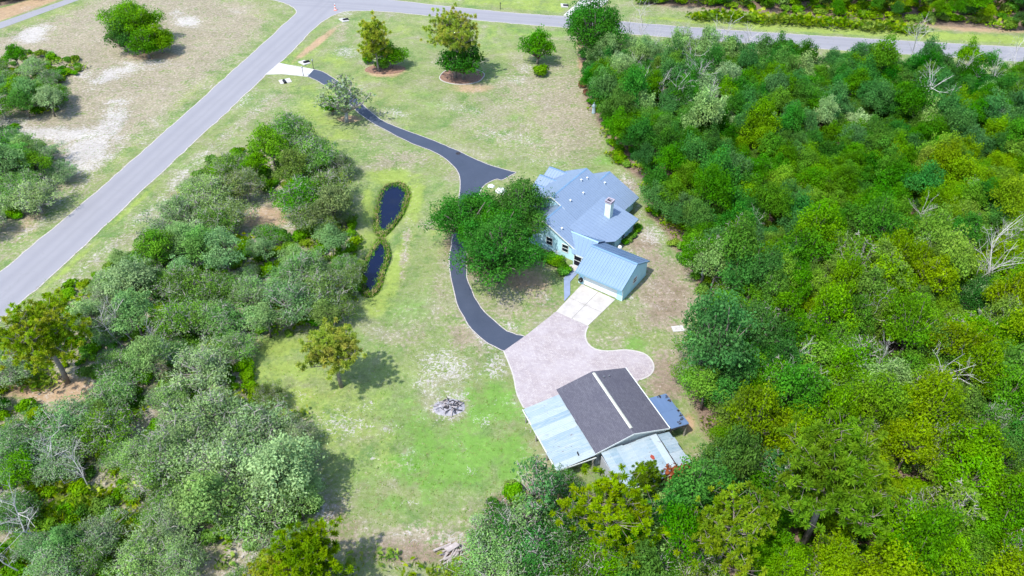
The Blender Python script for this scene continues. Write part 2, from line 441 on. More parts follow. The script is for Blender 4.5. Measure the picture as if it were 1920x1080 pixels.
def make_crown(name, seed, R, H, base_z, nblob, per, leaf, mat, moss=0.0, squash=.75, rmin=.15, rmax=.30, trunk_r=.16, twigs=0, trunk_mat=None, lean=0.0, spread=.45):
    """returns (crown mesh, trunk mesh): limbs that end in ragged sprays of leaves, with gaps between them"""
    rng = np.random.default_rng(seed)
    D = unit(rng, nblob, -.25)
    ang = np.arctan2(D[:, 1], D[:, 0])
    ph = rng.uniform(0, 6.28, 4)
    k = 1 + .22 * np.sin(2 * ang + ph[0]) + .18 * np.sin(3 * ang + ph[1]) + .14 * np.sin(5 * ang + ph[2])
    rad = R * (spread + (.95 - spread) * rng.random(nblob) ** .6) * k
    cz = base_z + H * .40
    BC = np.stack([D[:, 0] * rad + lean, D[:, 1] * rad, cz + D[:, 2] * H * .44 * rng.uniform(.35, 1.3, nblob)], axis=1)
    br = R * rng.uniform(rmin, rmax, nblob)
    out = rng.random(nblob) < .2                          # limbs that reach out past the rest
    BC[out, :2] *= 1.22; BC[out, 2] += H * rng.uniform(-.12, .16, out.sum()); br[out] *= .72
    Cs = []; Ns = []
    for i in range(nblob):
        m = int(per * (br[i] / (R * .24)) ** 2)
        d = unit(rng, m, -.45)
        st = rng.uniform(.75, 1.35, 3) * np.array([1, 1, squash])         # each spray has its own proportions
        lump = 1 + .30 * np.sin(d[:, :1] * 5 + i) * np.cos(d[:, 1:2] * 4.3 + i * 2) + .14 * rng.normal(size=(m, 1))
        P = BC[i] + d * br[i] * lump * st
        stray = rng.random(m) < .18
        P[stray] += (d[stray] * rng.random((stray.sum(), 1)) + rng.normal(size=(stray.sum(), 3)) * .3) * br[i] * .8
        Cs.append(P); Ns.append(d * .6 + rng.normal(size=(m, 3)) * .55 + np.array([0, 0, .25]))
    C = np.concatenate(Cs); N = np.concatenate(Ns)
    V, F = leaf_quads(C, N, leaf, rng)
    n = len(C)
    sp = np.concatenate([np.full(len(c), rng.random()) for c in Cs])
    tint = np.repeat((.55 * rng.random(n) + .45 * sp) ** 1.1, 4)
    mats = [mat]; midx = None
    if moss > 0:
        field = np.sin(C[:, 0] * 1.9 + seed) * np.cos(C[:, 1] * 2.1 - seed) + 1.1 * rng.normal(size=n)
        midx = (field > np.quantile(field, 1 - moss)).astype(np.int32); mats.append(M['leaf_moss'])
    me = mesh(name, V, F, mats, midx, attrs={'tint': tint})
    mb = MB(); r0 = trunk_r; top = base_z + H * .15
    bend = rng.normal(size=2) * .18
    tp = [(0, 0, -.3), (bend[0] * .5, bend[1] * .5, top * .5), (bend[0] + lean * .4, bend[1], top)]
    mb.tube(tp, [r0 * 1.25, r0, r0 * .8], 7)
    for i in range(0, nblob):
        p0 = Vector(tp[2]) if i % 3 else Vector(tp[1]) * .3 + Vector(tp[2]) * .7
        p3 = Vector(BC[i]); mid = p0.lerp(p3, .5) + Vector((*rng.normal(size=2) * .25, -.15 * rng.random() + .1))
        mb.tube([p0, mid, p3], [r0 * .5, r0 * .3, r0 * .12], 4)
        if i < twigs:
            for q in range(3):
                d = Vector(unit(rng, 1, -.1)[0]); e = p3 + d * br[i] * 1.5
                m2 = p3.lerp(e, .5) + Vector(rng.normal(size=3) * .14)
                mb.tube([p3, m2, e], [.05, .04, .018], 3)
                e2 = m2 + Vector(unit(rng, 1, 0)[0]) * br[i] * .7
                mb.tube([m2, e2], [.03, .012], 3)
    return me, mb.me(name + '_trunk', trunk_mat or M['bark'], True)


def needle_tuft(rng, c, axis, r, n):
    """needles radiating round the end of a twig, a bottle brush"""
    d = unit(rng, n, -1); ax = np.array(axis)
    d = d + ax * .55; d /= np.linalg.norm(d, axis=1, keepdims=True)
    sd = np.cross(d, rng.normal(size=(n, 3))); sd /= np.linalg.norm(sd, axis=1, keepdims=True)
    L = r * rng.uniform(.7, 1.1, (n, 1)); wd = .085 * r / .42
    b = c + d * L * .12; e = c + d * L
    e[:, 2] -= .06 * r
    V = np.stack([b - sd * wd * .5, b + sd * wd * .5, e + sd * wd * .35, e - sd * wd * .35], axis=1).reshape(-1, 3)
    return V


def make_pine(name, seed, R, H, base_z, ntuft, tr, mat, trunk_r=.17, per=110, lean=(0, 0), open_=.0, gap=.62):
    rng = np.random.default_rng(seed); mb = MB()
    top = Vector((lean[0], lean[1], base_z + H * .7))
    pts = [Vector((0, 0, -.3)), Vector((lean[0] * .3 + .15, lean[1] * .3, base_z * .5)), Vector((lean[0] * .7, lean[1] * .7, base_z)), top]
    mb.tube(pts, [trunk_r * 1.3, trunk_r, trunk_r * .8, trunk_r * .35], 8)
    nl = 9 + ntuft // 22; limbs = []
    for i in range(nl):
        f = i / nl; z0 = base_z * .94 + (top.z - base_z * .94) * (f ** .9)
        k = (z0 - pts[2].z) / max(.01, (top.z - pts[2].z)); p0 = pts[2].lerp(top, max(0, min(1, k)))
        a = i * 2.4 + rng.normal() * .35
        ln = R * (1.0 - .62 * f ** 1.4) * rng.uniform(.72, 1.08)
        e = p0 + Vector((math.cos(a), math.sin(a), .12 + .5 * f)) * ln + Vector((0, 0, H * .08 * rng.random()))
        mid = p0.lerp(e, .45) + Vector((*rng.normal(size=2) * .32, -.2))
        mb.tube([p0, p0.lerp(mid, .5) + Vector((*rng.normal(size=2) * .1, .08)), mid, e], [trunk_r * .42, trunk_r * .34, trunk_r * .25, trunk_r * .1], 5)
        limbs.append((p0, mid, e))
    tips = []; Vs = []; ts = []; tries = 0
    while len(tips) < ntuft and tries < ntuft * 14:
        tries += 1; p0, mid, e = limbs[rng.integers(nl)]
        t = rng.uniform(.25 + open_ * .4, 1.06)
        pb = p0.lerp(mid, t * 2) if t < .5 else mid.lerp(e, (t - .5) * 2)
        tip = pb + Vector((rng.normal() * R * .16, rng.normal() * R * .16, abs(rng.normal()) * .55 + .12))
        if any((tip - q).length < gap for q in tips): continue
        tips.append(tip)
        mb.tube([pb, pb.lerp(tip, .6) + Vector((0, 0, -.05)), tip], [.03, .022, .012], 3)
        Vs.append(needle_tuft(rng, np.array(tip), np.array((0, 0, .4)), tr * rng.uniform(.8, 1.2), per)); ts.append(np.full(per * 4, rng.random()) * .6 + np.repeat(rng.random(per), 4) * .4)
    V = np.concatenate(Vs); F = np.arange(len(V)).reshape(-1, 4)
    return mesh(name, V, F, [mat], None, attrs={'tint': np.concatenate(ts)}), mb.me(name + '_trunk', M['bark_pine'], True)


def make_snag(name, seed, H, spread=.35, n=9, r=.11):
    rng = np.random.default_rng(seed); mb = MB()
    def br(p, d, L, rr, lvl):
        m = p + d * L * .5 + Vector(rng.normal(size=3) * L * .05); e = p + d * L + Vector(rng.normal(size=3) * L * .06)
        mb.tube([p, m, e], [rr, rr * .75, rr * .4], 5 if lvl == 0 else 3)
        if lvl < 3:
            for q in range(n if lvl == 0 else 3):
                s = rng.uniform(.35, 1.0); b = p.lerp(m, s * 2) if s < .5 else m.lerp(e, (s - .5) * 2)
                nd = (d + Vector(rng.normal(size=3)) * (spread * 2.2)).normalized(); nd.z = abs(nd.z) * .8 + .1
                br(b, nd.normalized(), L * rng.uniform(.28, .5), rr * .42, lvl + 1)
    br(Vector((0, 0, -.2)), Vector((rng.normal() * .12, rng.normal() * .12, 1)).normalized(), H, r, 0)
    return mb.me(name, M['deadwood'])


def make_palmetto(name, seed, n=26, R=1.0, mat=None):
    rng = np.random.default_rng(seed); Vs = []; ts = []
    for i in range(n):
        o = Vector((*rng.normal(size=2) * R * .45, 0)); a = rng.uniform(0, 2 * math.pi); el = rng.uniform(.3, 1.4); L = R * rng.uniform(.4, .95)
        d = Vector((math.cos(a) * math.cos(el), math.sin(a) * math.cos(el), math.sin(el)))
        c = o + d * L; s = d.cross(Vector((0, 0, 1))).normalized(); u = s.cross(d).normalized()
        tl = rng.random() ** 1.5; r = R * rng.uniform(.32, .5)
        for q in range(11):                                # the fingers of one fan
            b = (q - 5) / 5 * 1.35; f = (d * math.cos(b) * .8 + s * math.sin(b) + u * .25).normalized(); ln = r * (1 - .2 * abs(b) + .1 * rng.random())
            wd = s * math.cos(b) - d * math.sin(b)
            p1 = c + f * ln * .5; p2 = c + f * ln + Vector((0, 0, -.06))
            for P in (c, p1 + wd * .032 * R, p2, p1 - wd * .032 * R): Vs.append(tuple(P)); ts.append(tl)
    V = np.array(Vs); F = np.arange(len(V)).reshape(-1, 4)
    return mesh(name, V, F, [mat or M['palm']], None, attrs={'tint': ts})


def make_shrub(name, seed, R, H, per, leaf, mat, nb=7):
    rng = np.random.default_rng(seed); Cs = []; Ns = []
    for i in range(nb):
        a = rng.uniform(0, 6.28); q = R * rng.uniform(.1, .65); c = np.array([math.cos(a) * q, math.sin(a) * q, H * rng.uniform(.35, .6)])
        d = unit(rng, per, -.4); r = R * rng.uniform(.35, .55)
        Cs.append(c + d * r * (1 + .15 * rng.normal(size=(per, 1))) * np.array([1, 1, H / R * .6])); Ns.append(d + rng.normal(size=(per, 3)) * .5 + np.array([0, 0, .3]))
    C = np.concatenate(Cs); V, F = leaf_quads(C, np.concatenate(Ns), leaf, rng)
    return mesh(name, V, F, [mat], None, attrs={'tint': np.repeat(rng.random(len(C)), 4)})


# ------------------------------------------------------------------ point-in-polygon & sampling
def inside(poly, x, y):
    c = False; j = len(poly) - 1
    for i in range(len(poly)):
        xi, yi = poly[i]; xj, yj = poly[j]
        if (yi > y) != (yj > y) and x < (xj - xi) * (y - yi) / (yj - yi) + xi: c = not c
        j = i
    return c


def smooth_line(pts, closed=False, k=6):
    P = [Vector((p[0], p[1], 0)) for p in pts]; n = len(P); out = []
    rng_ = range(n if closed else n - 1)
    for i in rng_:
        p0 = P[(i - 1) % n] if closed or i > 0 else P[0]; p1 = P[i]; p2 = P[(i + 1) % n]
        p3 = P[(i + 2) % n] if closed or i + 2 < n else P[-1]
        for q in range(k):
            t = q / k
            out.append(.5 * ((2 * p1) + (-p0 + p2) * t + (2 * p0 - 5 * p1 + 4 * p2 - p3) * t * t + (-p0 + 3 * p1 - 3 * p2 + p3) * t ** 3))
    if not closed: out.append(P[-1])
    return out


def flat_sheet(name, outline, z, mat, label=None, thick=.0, kind='structure', parent=None, holes=None):
    """a flat piece of the ground cut to an outline (world points), with a real edge thickness"""
    P = [Vector((p[0], p[1], 0)) for p in outline]
    tris = geometry.tessellate_polygon([P]); k = len(P)
    V = [(p.x, p.y, z) for p in P]; F = []
    for a, b, c in tris:
        n = (P[b] - P[a]).cross(P[c] - P[a]); F.append((a, b, c) if n.z > 0 else (a, c, b))
    th = max(thick, .05); V += [(p.x, p.y, z - th) for p in P]
    F += [(i, i + k, (i + 1) % k + k, (i + 1) % k) for i in range(k)]
    me = mesh(name, V, F, [mat]); o = obj(name, me, parent)
    if kind: o['kind'] = kind
    return o


def gp(pts, z=0): return [G(x, y, z) for x, y in pts]

# ------------------------------------------------------------------ regions of the place (surveyed outlines)
POND1 = [(748, 344), (760, 351), (763, 364), (759, 381), (752, 398), (738, 417), (723, 433), (716, 436), (707, 428), (706, 414), (707, 394), (711, 375), (716, 358), (728, 347)]
POND2 = [(714, 449), (723, 458), (727, 478), (722, 494), (715, 511), (711, 528), (700, 546), (686, 548), (678, 532), (670, 517), (681, 500), (686, 486), (693, 475), (701, 464), (708, 453)]
FOREST_E = [(1085, 100), (1105, 150), (1095, 185), (1140, 262), (1150, 300), (1190, 330), (1215, 350), (1210, 400), (1250, 440), (1270, 480), (1310, 545), (1330, 590), (1325, 650), (1290, 700), (1300, 765), (1312, 800), (1345, 860), (1325, 915), (1280, 960), (1150, 1010), (1000, 1250), (2600, 1500), (3300, 900), (2500, 205), (1980, 168), (1750, 152), (1540, 142), (1420, 132), (1327, 124), (1180, 118), (1130, 118)]
WOOD_W = [(510, 262), (560, 255), (620, 285), (655, 335), (655, 360), (655, 400), (672, 430), (675, 500), (680, 560), (640, 610), (560, 625), (480, 640), (470, 700), (500, 760), (560, 810), (590, 870), (600, 950), (560, 1000), (560, 1060), (640, 1120), (500, 1500), (-600, 1500), (-900, 900), (-300, 760), (0, 640), (90, 560), (200, 500), (290, 420), (400, 300)]
GLADES = [((95, 728), 75, 30), ((495, 410), 58, 34), ((270, 665), 42, 20), ((280, 770), 15, 34), ((410, 1060), 80, 26), ((455, 650), 26, 30), ((240, 800), 22, 14)]
CLUMP_A = [(-60, 110), (60, 100), (150, 110), (160, 130), (120, 160), (130, 205), (80, 215), (0, 200), (-80, 190)]
CLUMP_B = [(-80, 240), (20, 238), (60, 260), (105, 290), (128, 325), (90, 350), (50, 380), (30, 420), (-60, 440)]
FARN = [(1195, 8), (1300, 14), (1400, 22), (1480, 28), (1700, 45), (1980, 62), (2700, 80), (3000, -40), (1300, -90), (1190, -20)]
FARNW = [(-200, 30), (0, 12), (110, -12), (150, -25), (100, -60), (-300, -60)]
SHEDWOOD = [(900, 985), (925, 930), (1000, 900), (1040, 885), (1130, 935), (1250, 925), (1300, 900), (1320, 1000), (1300, 1300), (850, 1300), (870, 1060)]

def wpoly(px): return [(p.x, p.y) for p in gp(px)]
W_FE, W_WW, W_CA, W_CB, W_FN, W_FNW, W_SW = [wpoly(p) for p in (FOREST_E, WOOD_W, CLUMP_A, CLUMP_B, FARN, FARNW, SHEDWOOD)]

def np_inside(poly, X, Y):
    c = np.zeros(X.shape, bool); j = len(poly) - 1
    for i in range(len(poly)):
        xi, yi = poly[i]; xj, yj = poly[j]
        if yi != yj:
            c ^= ((yi > Y) != (yj > Y)) & (X < (xj - xi) * (Y - yi) / (yj - yi) + xi)
        j = i
    return c

def np_dist(poly, X, Y):
    d = np.full(X.shape, 1e9); n = len(poly)
    for i in range(n):
        ax, ay = poly[i]; bx, by = poly[(i + 1) % n]; ex, ey = bx - ax, by - ay
        t = np.clip(((X - ax) * ex + (Y - ay) * ey) / (ex * ex + ey * ey + 1e-9), 0, 1)
        d = np.minimum(d, np.hypot(X - ax - t * ex, Y - ay - t * ey))
    return d

def soft(poly, X, Y, w):
    d = np_dist(poly, X, Y); s = np.where(np_inside(poly, X, Y), d, -d)
    return np.clip(.5 + s / (2 * w), 0, 1)

# ------------------------------------------------------------------ the ground
def build_ground():
    xs = np.concatenate([[-4000, -2000, -900, -450, -260, -190, -155], np.arange(-130, 130.1, .7), [155, 190, 260, 450, 900, 2000, 4000]])
    ys = np.concatenate([[-3000, -1200, -400, -120, -30, 0, 15], np.arange(25, 205, .7), [225, 260, 320, 450, 800, 1600, 3200, 5500]])
    X, Y = np.meshgrid(xs, ys); x = X.ravel(); y = Y.ravel()
    Yc = np.maximum(y, 5.0)
    zc = Yc * CP + CAMH * SP; yc = Yc * SP - CAMH * CP
    px = 960 + FOC * x / zc; py = 540 - FOC * yc / zc
    z = np.zeros_like(x)
    near = (np.abs(x + 12) < 30) & (y > 70) & (y < 115)
    for P_ in (POND1, POND2):
        wp = [(q.x, q.y) for q in smooth_line([(g.x, g.y) for g in gp(P_)], True, 3)]
        xn, yn = x[near], y[near]; ins = np_inside(wp, xn, yn); d = np_dist(wp, xn, yn)
        sd = np.where(ins, -d, d)
        z[near] = np.minimum(z[near], -1.3 * (1 - np.clip((sd + .7) / 1.8, 0, 1)))
    z += .05 * np.sin(x * .21 + 1) * np.cos(y * .17) * 0
    A = {k: np.zeros_like(x) for k in ('gravel', 'sand', 'dry', 'lime', 'lush', 'orange', 'litter')}
    def blob(k, cx, cy, rx, ry, rot=0, amp=.8):
        c, s = math.cos(math.radians(rot)), math.sin(math.radians(rot))
        dx, dy = px - cx, py - cy
        u = (dx * c + dy * s) / rx; v = (-dx * s + dy * c) / ry
        if k == 'sand' and (cx > 400 or cy > 600): k = 'gravel'
        A[k] = np.maximum(A[k], amp * np.exp(-.5 * (u * u + v * v) ** 1.4))
    def region(k, pts, amp, w=3.0):
        A[k] = np.maximum(A[k], amp * soft(wpoly(pts), x, y, w))
    # dry lots
    region('dry', [(-700, 700), (0, 490), (170, 350), (440, 118), (520, 40), (495, 5), (250, -40), (160, 5), (0, 62), (-600, 200)], .86, 5)
    region('dry', [(0, 640), (90, 550), (270, 385), (480, 190), (540, 150), (560, 180), (440, 260), (330, 380), (180, 510), (60, 640)], .66, 3)
    for b in [(1060, 215, 75, 95, 0, .8), (1000, 170, 80, 50, 0, .7), (930, 230, 90, 50, 20, .55), (1010, 260, 100, 40, 0, .55), (700, 260, 40, 30, 0, .4), (745, 300, 60, 18, -5, .72), (850, 310, 22, 30, 0, .6), (720, 215, 40, 25, 0, .35),
              (1250, 560, 60, 75, 0, .95), (1210, 470, 30, 60, -30, .9), (1250, 700, 45, 55, 0, .85), (960, 575, 55, 50, 0, .62), (1150, 640, 50, 20, 0, .55), (880, 620, 40, 55, -25, .75), (830, 540, 22, 90, 10, .55), (760, 620, 60, 40, 0, .5),
              (760, 470, 9, 60, 8, .8), (740, 720, 80, 40, 0, .2), (690, 800, 60, 60, 0, .24), (620, 960, 50, 50, 0, .7), (720, 900, 60, 50, 0, .24), (780, 1020, 130, 32, 0, .95), (900, 1000, 40, 40, 0, .7), (560, 790, 40, 30, 0, .5), (640, 750, 60, 40, 0, .24),
              (1320, 17, 90, 10, 3, .8), (850, 8, 120, 5, 2, .3), (1010, 560, 40, 30, 0, .6), (1170, 350, 30, 20, 40, .8), (640, 60, 30, 14, -50, .6), (870, 950, 50, 25, 0, .35), (520, 230, 60, 40, -40, .45)]: blob('dry', *b)
    # white sand
    for b in [(62, 64, 34, 12, -20, 1.0), (350, 38, 26, 12, 20, .95), (235, 128, 70, 9, -8, .85), (200, 142, 28, 12, -30, .9), (110, 252, 120, 15, 4, .85), (206, 232, 52, 22, -52, 1.05), (165, 278, 40, 24, -30, 1.15), (150, 312, 28, 14, 0, .9), (20, 228, 40, 7, 0, .8),
              (835, 688, 52, 32, 20, .66), (800, 715, 30, 20, 0, .56), (930, 688, 24, 24, 0, .64), (900, 630, 9, 40, -38, .70), (958, 612, 16, 6, 30, .8), (840, 768, 34, 20, 0, .68), (845, 750, 34, 20, 0, .62), (640, 795, 50, 26, 0, .56), (605, 962, 26, 20, 0, .56), (560, 745, 20, 10, 0, .5), (730, 800, 20, 12, 0, .52), (690, 760, 20, 10, 0, .5), (905, 790, 20, 14, 0, .5), (882, 885, 12, 9, 0, .6),
              (860, 1012, 50, 14, 0, .6), (770, 1000, 40, 14, 0, .45), (1222, 440, 24, 20, 0, .68), (1200, 400, 10, 26, -20, .5), (970, 150, 26, 8, 0, .56), (985, 128, 14, 10, 0, .6), (652, 98, 28, 10, 0, .62), (742, 212, 26, 8, 10, .6), (930, 318, 28, 6, 26, .7),
              (1178, 345, 14, 26, -32, .58), (1020, 560, 16, 14, 0, .42), (1180, 560, 12, 8, 0, .55), (760, 455, 5, 44, 6, .6), (990, 790, 12, 26, -28, .5), (1160, 610, 30, 8, 20, .42), (645, 25, 16, 7, 0, .6), (870, 205, 60, 10, 14, .42), (950, 255, 70, 14, 12, .42), (1010, 300, 60, 12, 10, .38),
              (540, 795, 30, 22, 0, .5), (700, 855, 14, 6, 0, .6), (770, 945, 20, 6, 0, .5), (480, 1055, 26, 9, 0, .6), (280, 770, 10, 30, 0, .7), (245, 802, 14, 8, 0, .8), (455, 185, 26, 16, -45, .5)]: blob('sand', *b)
    for k in range(16):                                     # sandy strip beside the road
        f = k / 15; blob('sand', 130 + 370 * f, 530 - 345 * f, 20, 9, -42, .46)
        blob('sand', 40 + 190 * f, 440 - 165 * f, 16, 9, -42, .5)
    # lime and lush grass
    for b in [(735, 330, 44, 16, 0, .95), (775, 380, 18, 50, 10, .95), (690, 390, 12, 46, 0, .85), (700, 445, 36, 16, -20, .9), (745, 500, 16, 70, 18, 1.0), (700, 575, 34, 22, -30, .9), (665, 460, 12, 26, 20, .9), (520, 650, 50, 24, 0, .9), (490, 700, 60, 30, 0, .7), (600, 740, 60, 24, 0, .4),
              (560, 745, 50, 26, 0, .85), (620, 820, 26, 40, 0, .6), (590, 200, 44, 26, -20, .75), (560, 165, 40, 14, 0, .6), (640, 260, 40, 30, 0, .6), (620, 110, 40, 14, 20, .6), (800, 60, 160, 14, 3, .45), (900, 100, 60, 20, 0, .45), (690, 300, 40, 14, -20, .4),
              (760, 240, 40, 14, 20, .4), (1300, 635, 14, 8, 0, .8), (1035, 290, 50, 10, 0, .35), (470, 30, 36, 24, 0, .7), (350, 180, 60, 8, -42, .7), (230, 290, 70, 7, -42, .6), (90, 410, 80, 7, -42, .6), (130, 500, 70, 5, -42, .9), (250, 385, 80, 5, -42, .8), (960, 960, 60, 26, 0, .4), (620, 750, 110, 60, 0, .62), (690, 830, 60, 60, 0, .55), (560, 690, 60, 30, 0, .7), (700, 680, 60, 40, 0, .45), (830, 420, 30, 60, 10, .5), (600, 240, 60, 40, 0, .6), (690, 160, 90, 40, 0, .4), (560, 110, 60, 30, -40, .5), (880, 60, 160, 20, 3, .5)]: blob('lime', *b)
    region('lime', [(1190, 30), (1400, 40), (1920, 68), (2700, 110), (2700, 140), (1920, 84), (1420, 56), (1180, 32)], 1.0, 1.2)
    region('lime', [(640, -30), (1080, -6), (1060, 24), (960, 20), (800, 2), (720, -6)], .7, 1.5)
    region('orange', [(-60, 30), (130, -20), (128, -6), (0, 40), (-60, 58)], .8, .8)
    region('lime', [(0, 56), (150, 4), (170, 8), (0, 70)], .55, 1)
    for b in [(760, 870, 40, 22, 0, 1.1), (720, 760, 90, 60, 0, .5), (700, 890, 70, 50, 0, .5), (850, 860, 110, 55, 0, .95), (760, 810, 60, 40, 0, .6), (920, 770, 60, 50, 0, .9), (740, 940, 90, 22, 0, .6), (830, 740, 60, 26, 0, .4), (800, 900, 60, 20, 0, .8), (960, 860, 40, 50, 0, .95), (1190, 645, 24, 14, 0, .95), (1215, 600, 14, 20, 0, .5), (760, 590, 60, 24, -20, .6), (840, 500, 8, 60, 5, .6),
              (1050, 305, 20, 8, 0, .7), (1130, 300, 26, 10, 0, .8), (965, 222, 20, 8, 0, .8), (1085, 320, 60, 6, 0, .55), (870, 90, 60, 12, 0, .4), (820, 190, 50, 12, 10, .4), (1215, 670, 16, 20, 0, .6), (1000, 60, 80, 8, 2, .6), (1250, 80, 80, 6, 3, .3), (540, 300, 30, 20, 0, .3)]: blob('lush', *b)
    for b in [(1250, 560, 60, 75, 0, .52), (1250, 710, 50, 60, 0, .55), (1210, 470, 28, 60, -30, .5), (870, 620, 36, 50, -25, .42), (790, 1035, 150, 26, 0, .62), (1010, 565, 60, 30, 0, .42), (640, 985, 40, 40, 0, .5), (1185, 340, 20, 30, 40, .5)]: blob('litter', *b)
    for b in [(592, 82, 50, 6, -38, .85), (722, 132, 34, 12, 0, .95), (1098, 120, 12, 60, -8, .95), (1115, 160, 20, 16, 0, .9), (885, 165, 40, 10, 0, .7), (985, 525, 44, 22, 0, .75), (95, 728, 80, 22, 0, 1.1), (495, 408, 54, 24, 0, .7), (290, 105, 50, 7, 0, .8), (655, 223, 22, 6, 0, .95), (1290, 795, 14, 18, 0, .9), (640, 470, 12, 40, 0, .3),
              (75, 330, 60, 20, -40, .4), (60, 420, 50, 20, -40, .5), (1850, 52, 120, 9, 2, .8), (665, 425, 6, 30, 20, .5), (590, 740, 50, 18, 0, .35)]: blob('orange', *b)
    # leaf litter under the woods
    for wp in (W_FE, W_WW, W_CA, W_CB, W_FN, W_FNW, W_SW):
        A['litter'] = np.maximum(A['litter'], soft(wp, x, y, 1.6) * (.3 if wp is W_WW or wp is W_CA or wp is W_CB else 1))
        if wp is W_WW: A['dry'] = np.maximum(A['dry'], .7 * soft(wp, x, y, 1.6)); A['orange'] = np.maximum(A['orange'], .2 * soft(wp, x, y, 1.6)); A['lime'] = np.maximum(A['lime'], .35 * soft(wp, x, y, 1.6)); A['sand'] = np.maximum(A['sand'], .3 * soft(wp, x, y, 1.6))
    for (c, rx, ry) in GLADES:
        e = np.exp(-.5 * (((px - c[0]) / rx) ** 2 + ((py - c[1]) / ry) ** 2) ** 1.5); A['litter'] *= 1 - .9 * e; A['dry'] = np.maximum(A['dry'], .9 * e)
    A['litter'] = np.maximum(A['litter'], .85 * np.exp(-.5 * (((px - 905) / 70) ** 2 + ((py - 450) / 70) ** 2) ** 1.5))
    far = (np.abs(x) > 132) | (y < 30) | (y > 200)
    A['litter'][far] = np.maximum(A['litter'][far], .0); A['dry'][far] = np.maximum(A['dry'][far], .4)
    nx, ny = len(xs), len(ys)
    i = np.arange(nx - 1)[None, :] + (np.arange(ny - 1) * nx)[:, None]; i = i.ravel()
    F = np.stack([i, i + 1, i + nx + 1, i + nx], axis=1)
    me = mesh('ground', np.stack([x, y, z], axis=1), F, [M['ground']], smooth=True, attrs=A)
    o = obj('ground', me); o['kind'] = 'structure'
build_ground()

w_ = MB(); w_.box(-32, 72, -.62, 4, 112, -.60)
for nm, P_ in (('pond_water', POND1), ('pond_water', POND2)):
    g = [(q.x, q.y) for q in smooth_line([(a.x, a.y) for a in gp(P_)], True, 3)]
    cx = sum(a[0] for a in g) / len(g); cy = sum(a[1] for a in g) / len(g)
    k_ = 1.30 if P_ is POND2 else 1.14
    g = [(cx + (a - cx) * k_, cy + (b - cy) * 1.10) for a, b in g]
    flat_sheet(nm, g, -.28, M['water'])

# ------------------------------------------------------------------ roads and drives
ROAD_S = [(-300, 900), (0, 602), (67, 543), (130, 487), (263, 360), (413, 222), (480, 158), (523, 118), (547, 98), (580, 62), (603, 42), (627, 28), (655, 21), (713, 21), (800, 29), (960, 44), (1060, 52), (1173, 63), (1327, 76), (1540, 92), (1750, 105), (1920, 116), (2700, 168)]
ROAD_N = [(2700, 132), (1920, 89), (1420, 60), (1173, 41), (1060, 31), (960, 24), (813, 9), (733, 0), (600, -12), (300, -44), (-300, -110)]
ROAD_W = [(-300, -76), (300, -18), (440, -8), (505, -1), (530, 5), (550, 14), (555, 24), (530, 47), (480, 94), (330, 228), (180, 360), (60, 461), (0, 511), (-300, 770)]
ss = smooth_line(wpoly(ROAD_S), False, 4); sn = smooth_line(wpoly(ROAD_N), False, 4); sw = smooth_line(wpoly(ROAD_W), False, 4)
re_ = random.Random(2)
def ragged(L, amp=.14, step=1.3):
    out = []
    for a, b in zip(L[:-1], L[1:]):
        n = max(1, int((b - a).length / step))
        if (b - a).length > 60: n = 20
        for i in range(n): out.append(a.lerp(b, i / n) + Vector((re_.uniform(-amp, amp), re_.uniform(-amp, amp), 0)))
    return out + [L[-1]]
ss, sn, sw = ragged(ss), ragged(sn), ragged(sw)
flat_sheet('road', [(p.x, p.y) for p in ss + sn + sw], .022, M['road'])
flat_sheet('side_road', wpoly([(-200, 128), (0, 54), (148, 0), (270, -42), (240, -46), (122, 0), (0, 42), (-200, 112)]), .022, M['road'])

def strip(name, line, width, z, mat, side=0.0, closed=False, h=.05, kind='structure', parent=None):
    """a raised edging that follows a line"""
    L = [Vector((p[0], p[1], 0)) for p in line]; mb = MB(); V = []; F = []; n = len(L)
    for i, p in enumerate(L):
        a = L[(i - 1) % n] if closed or i else L[0]; b = L[(i + 1) % n] if closed or i < n - 1 else L[-1]
        d = (b - a).normalized(); q = Vector((-d.y, d.x, 0)); o1 = q * (side - width / 2); o2 = q * (side + width / 2)
        for o_, zz in ((o1, z - h), (o1, z), (o2, z), (o2, z - h)): V.append((p.x + o_.x, p.y + o_.y, zz))
    for i in range(n if closed else n - 1):
        a = i * 4; b = ((i + 1) % n) * 4
        for k in range(3): F.append((a + k, a + k + 1, b + k + 1, b + k))
    me = mesh(name, V, F, [mat]); o = obj(name, me, parent)
    if kind: o['kind'] = kind
    return o
strip('road_edge', ss, .18, .03, M['curb']); strip('road_edge', sw, .18, .03, M['curb']); strip('road_edge', sn, .18, .03, M['curb'])

D_LEFT = [(576, 144), (598, 154), (640, 182), (672, 212), (697, 230), (733, 250), (773, 270), (813, 285), (840, 303), (857, 322), (862, 345), (858, 380), (850, 430), (841, 485), (845, 520), (853, 560), (868, 595), (890, 625), (915, 645), (944, 659)]
D_RIGHT = [(985, 630), (962, 624), (947, 617), (927, 600), (903, 577), (887, 547), (877, 520), (876, 480), (884, 430), (895, 385), (905, 352), (928, 337), (941, 338), (955, 331), (969, 323), (960, 321), (913, 307), (860, 283), (813, 263), (763, 245), (720, 227), (691, 205), (679, 193), (644, 159), (619, 142), (605, 134), (589, 130)]
dl = smooth_line(wpoly(D_LEFT), False, 4); dr = smooth_line(wpoly(D_RIGHT), False, 3)
dl, dr = ragged(dl, .06, .9), ragged(dr, .06, .9)
flat_sheet('asphalt_driveway', [(p.x, p.y) for p in dl + dr], .03, M['drive'])
strip('driveway_edge', dl, .13, .035, M['curb'], side=.08); strip('driveway_edge', dr, .13, .035, M['curb'], side=.08)
flat_sheet('concrete_apron', wpoly([(497, 140), (524, 118), (537, 121), (589, 130), (576, 144), (530, 139)]), .034, M['concrete_white'])
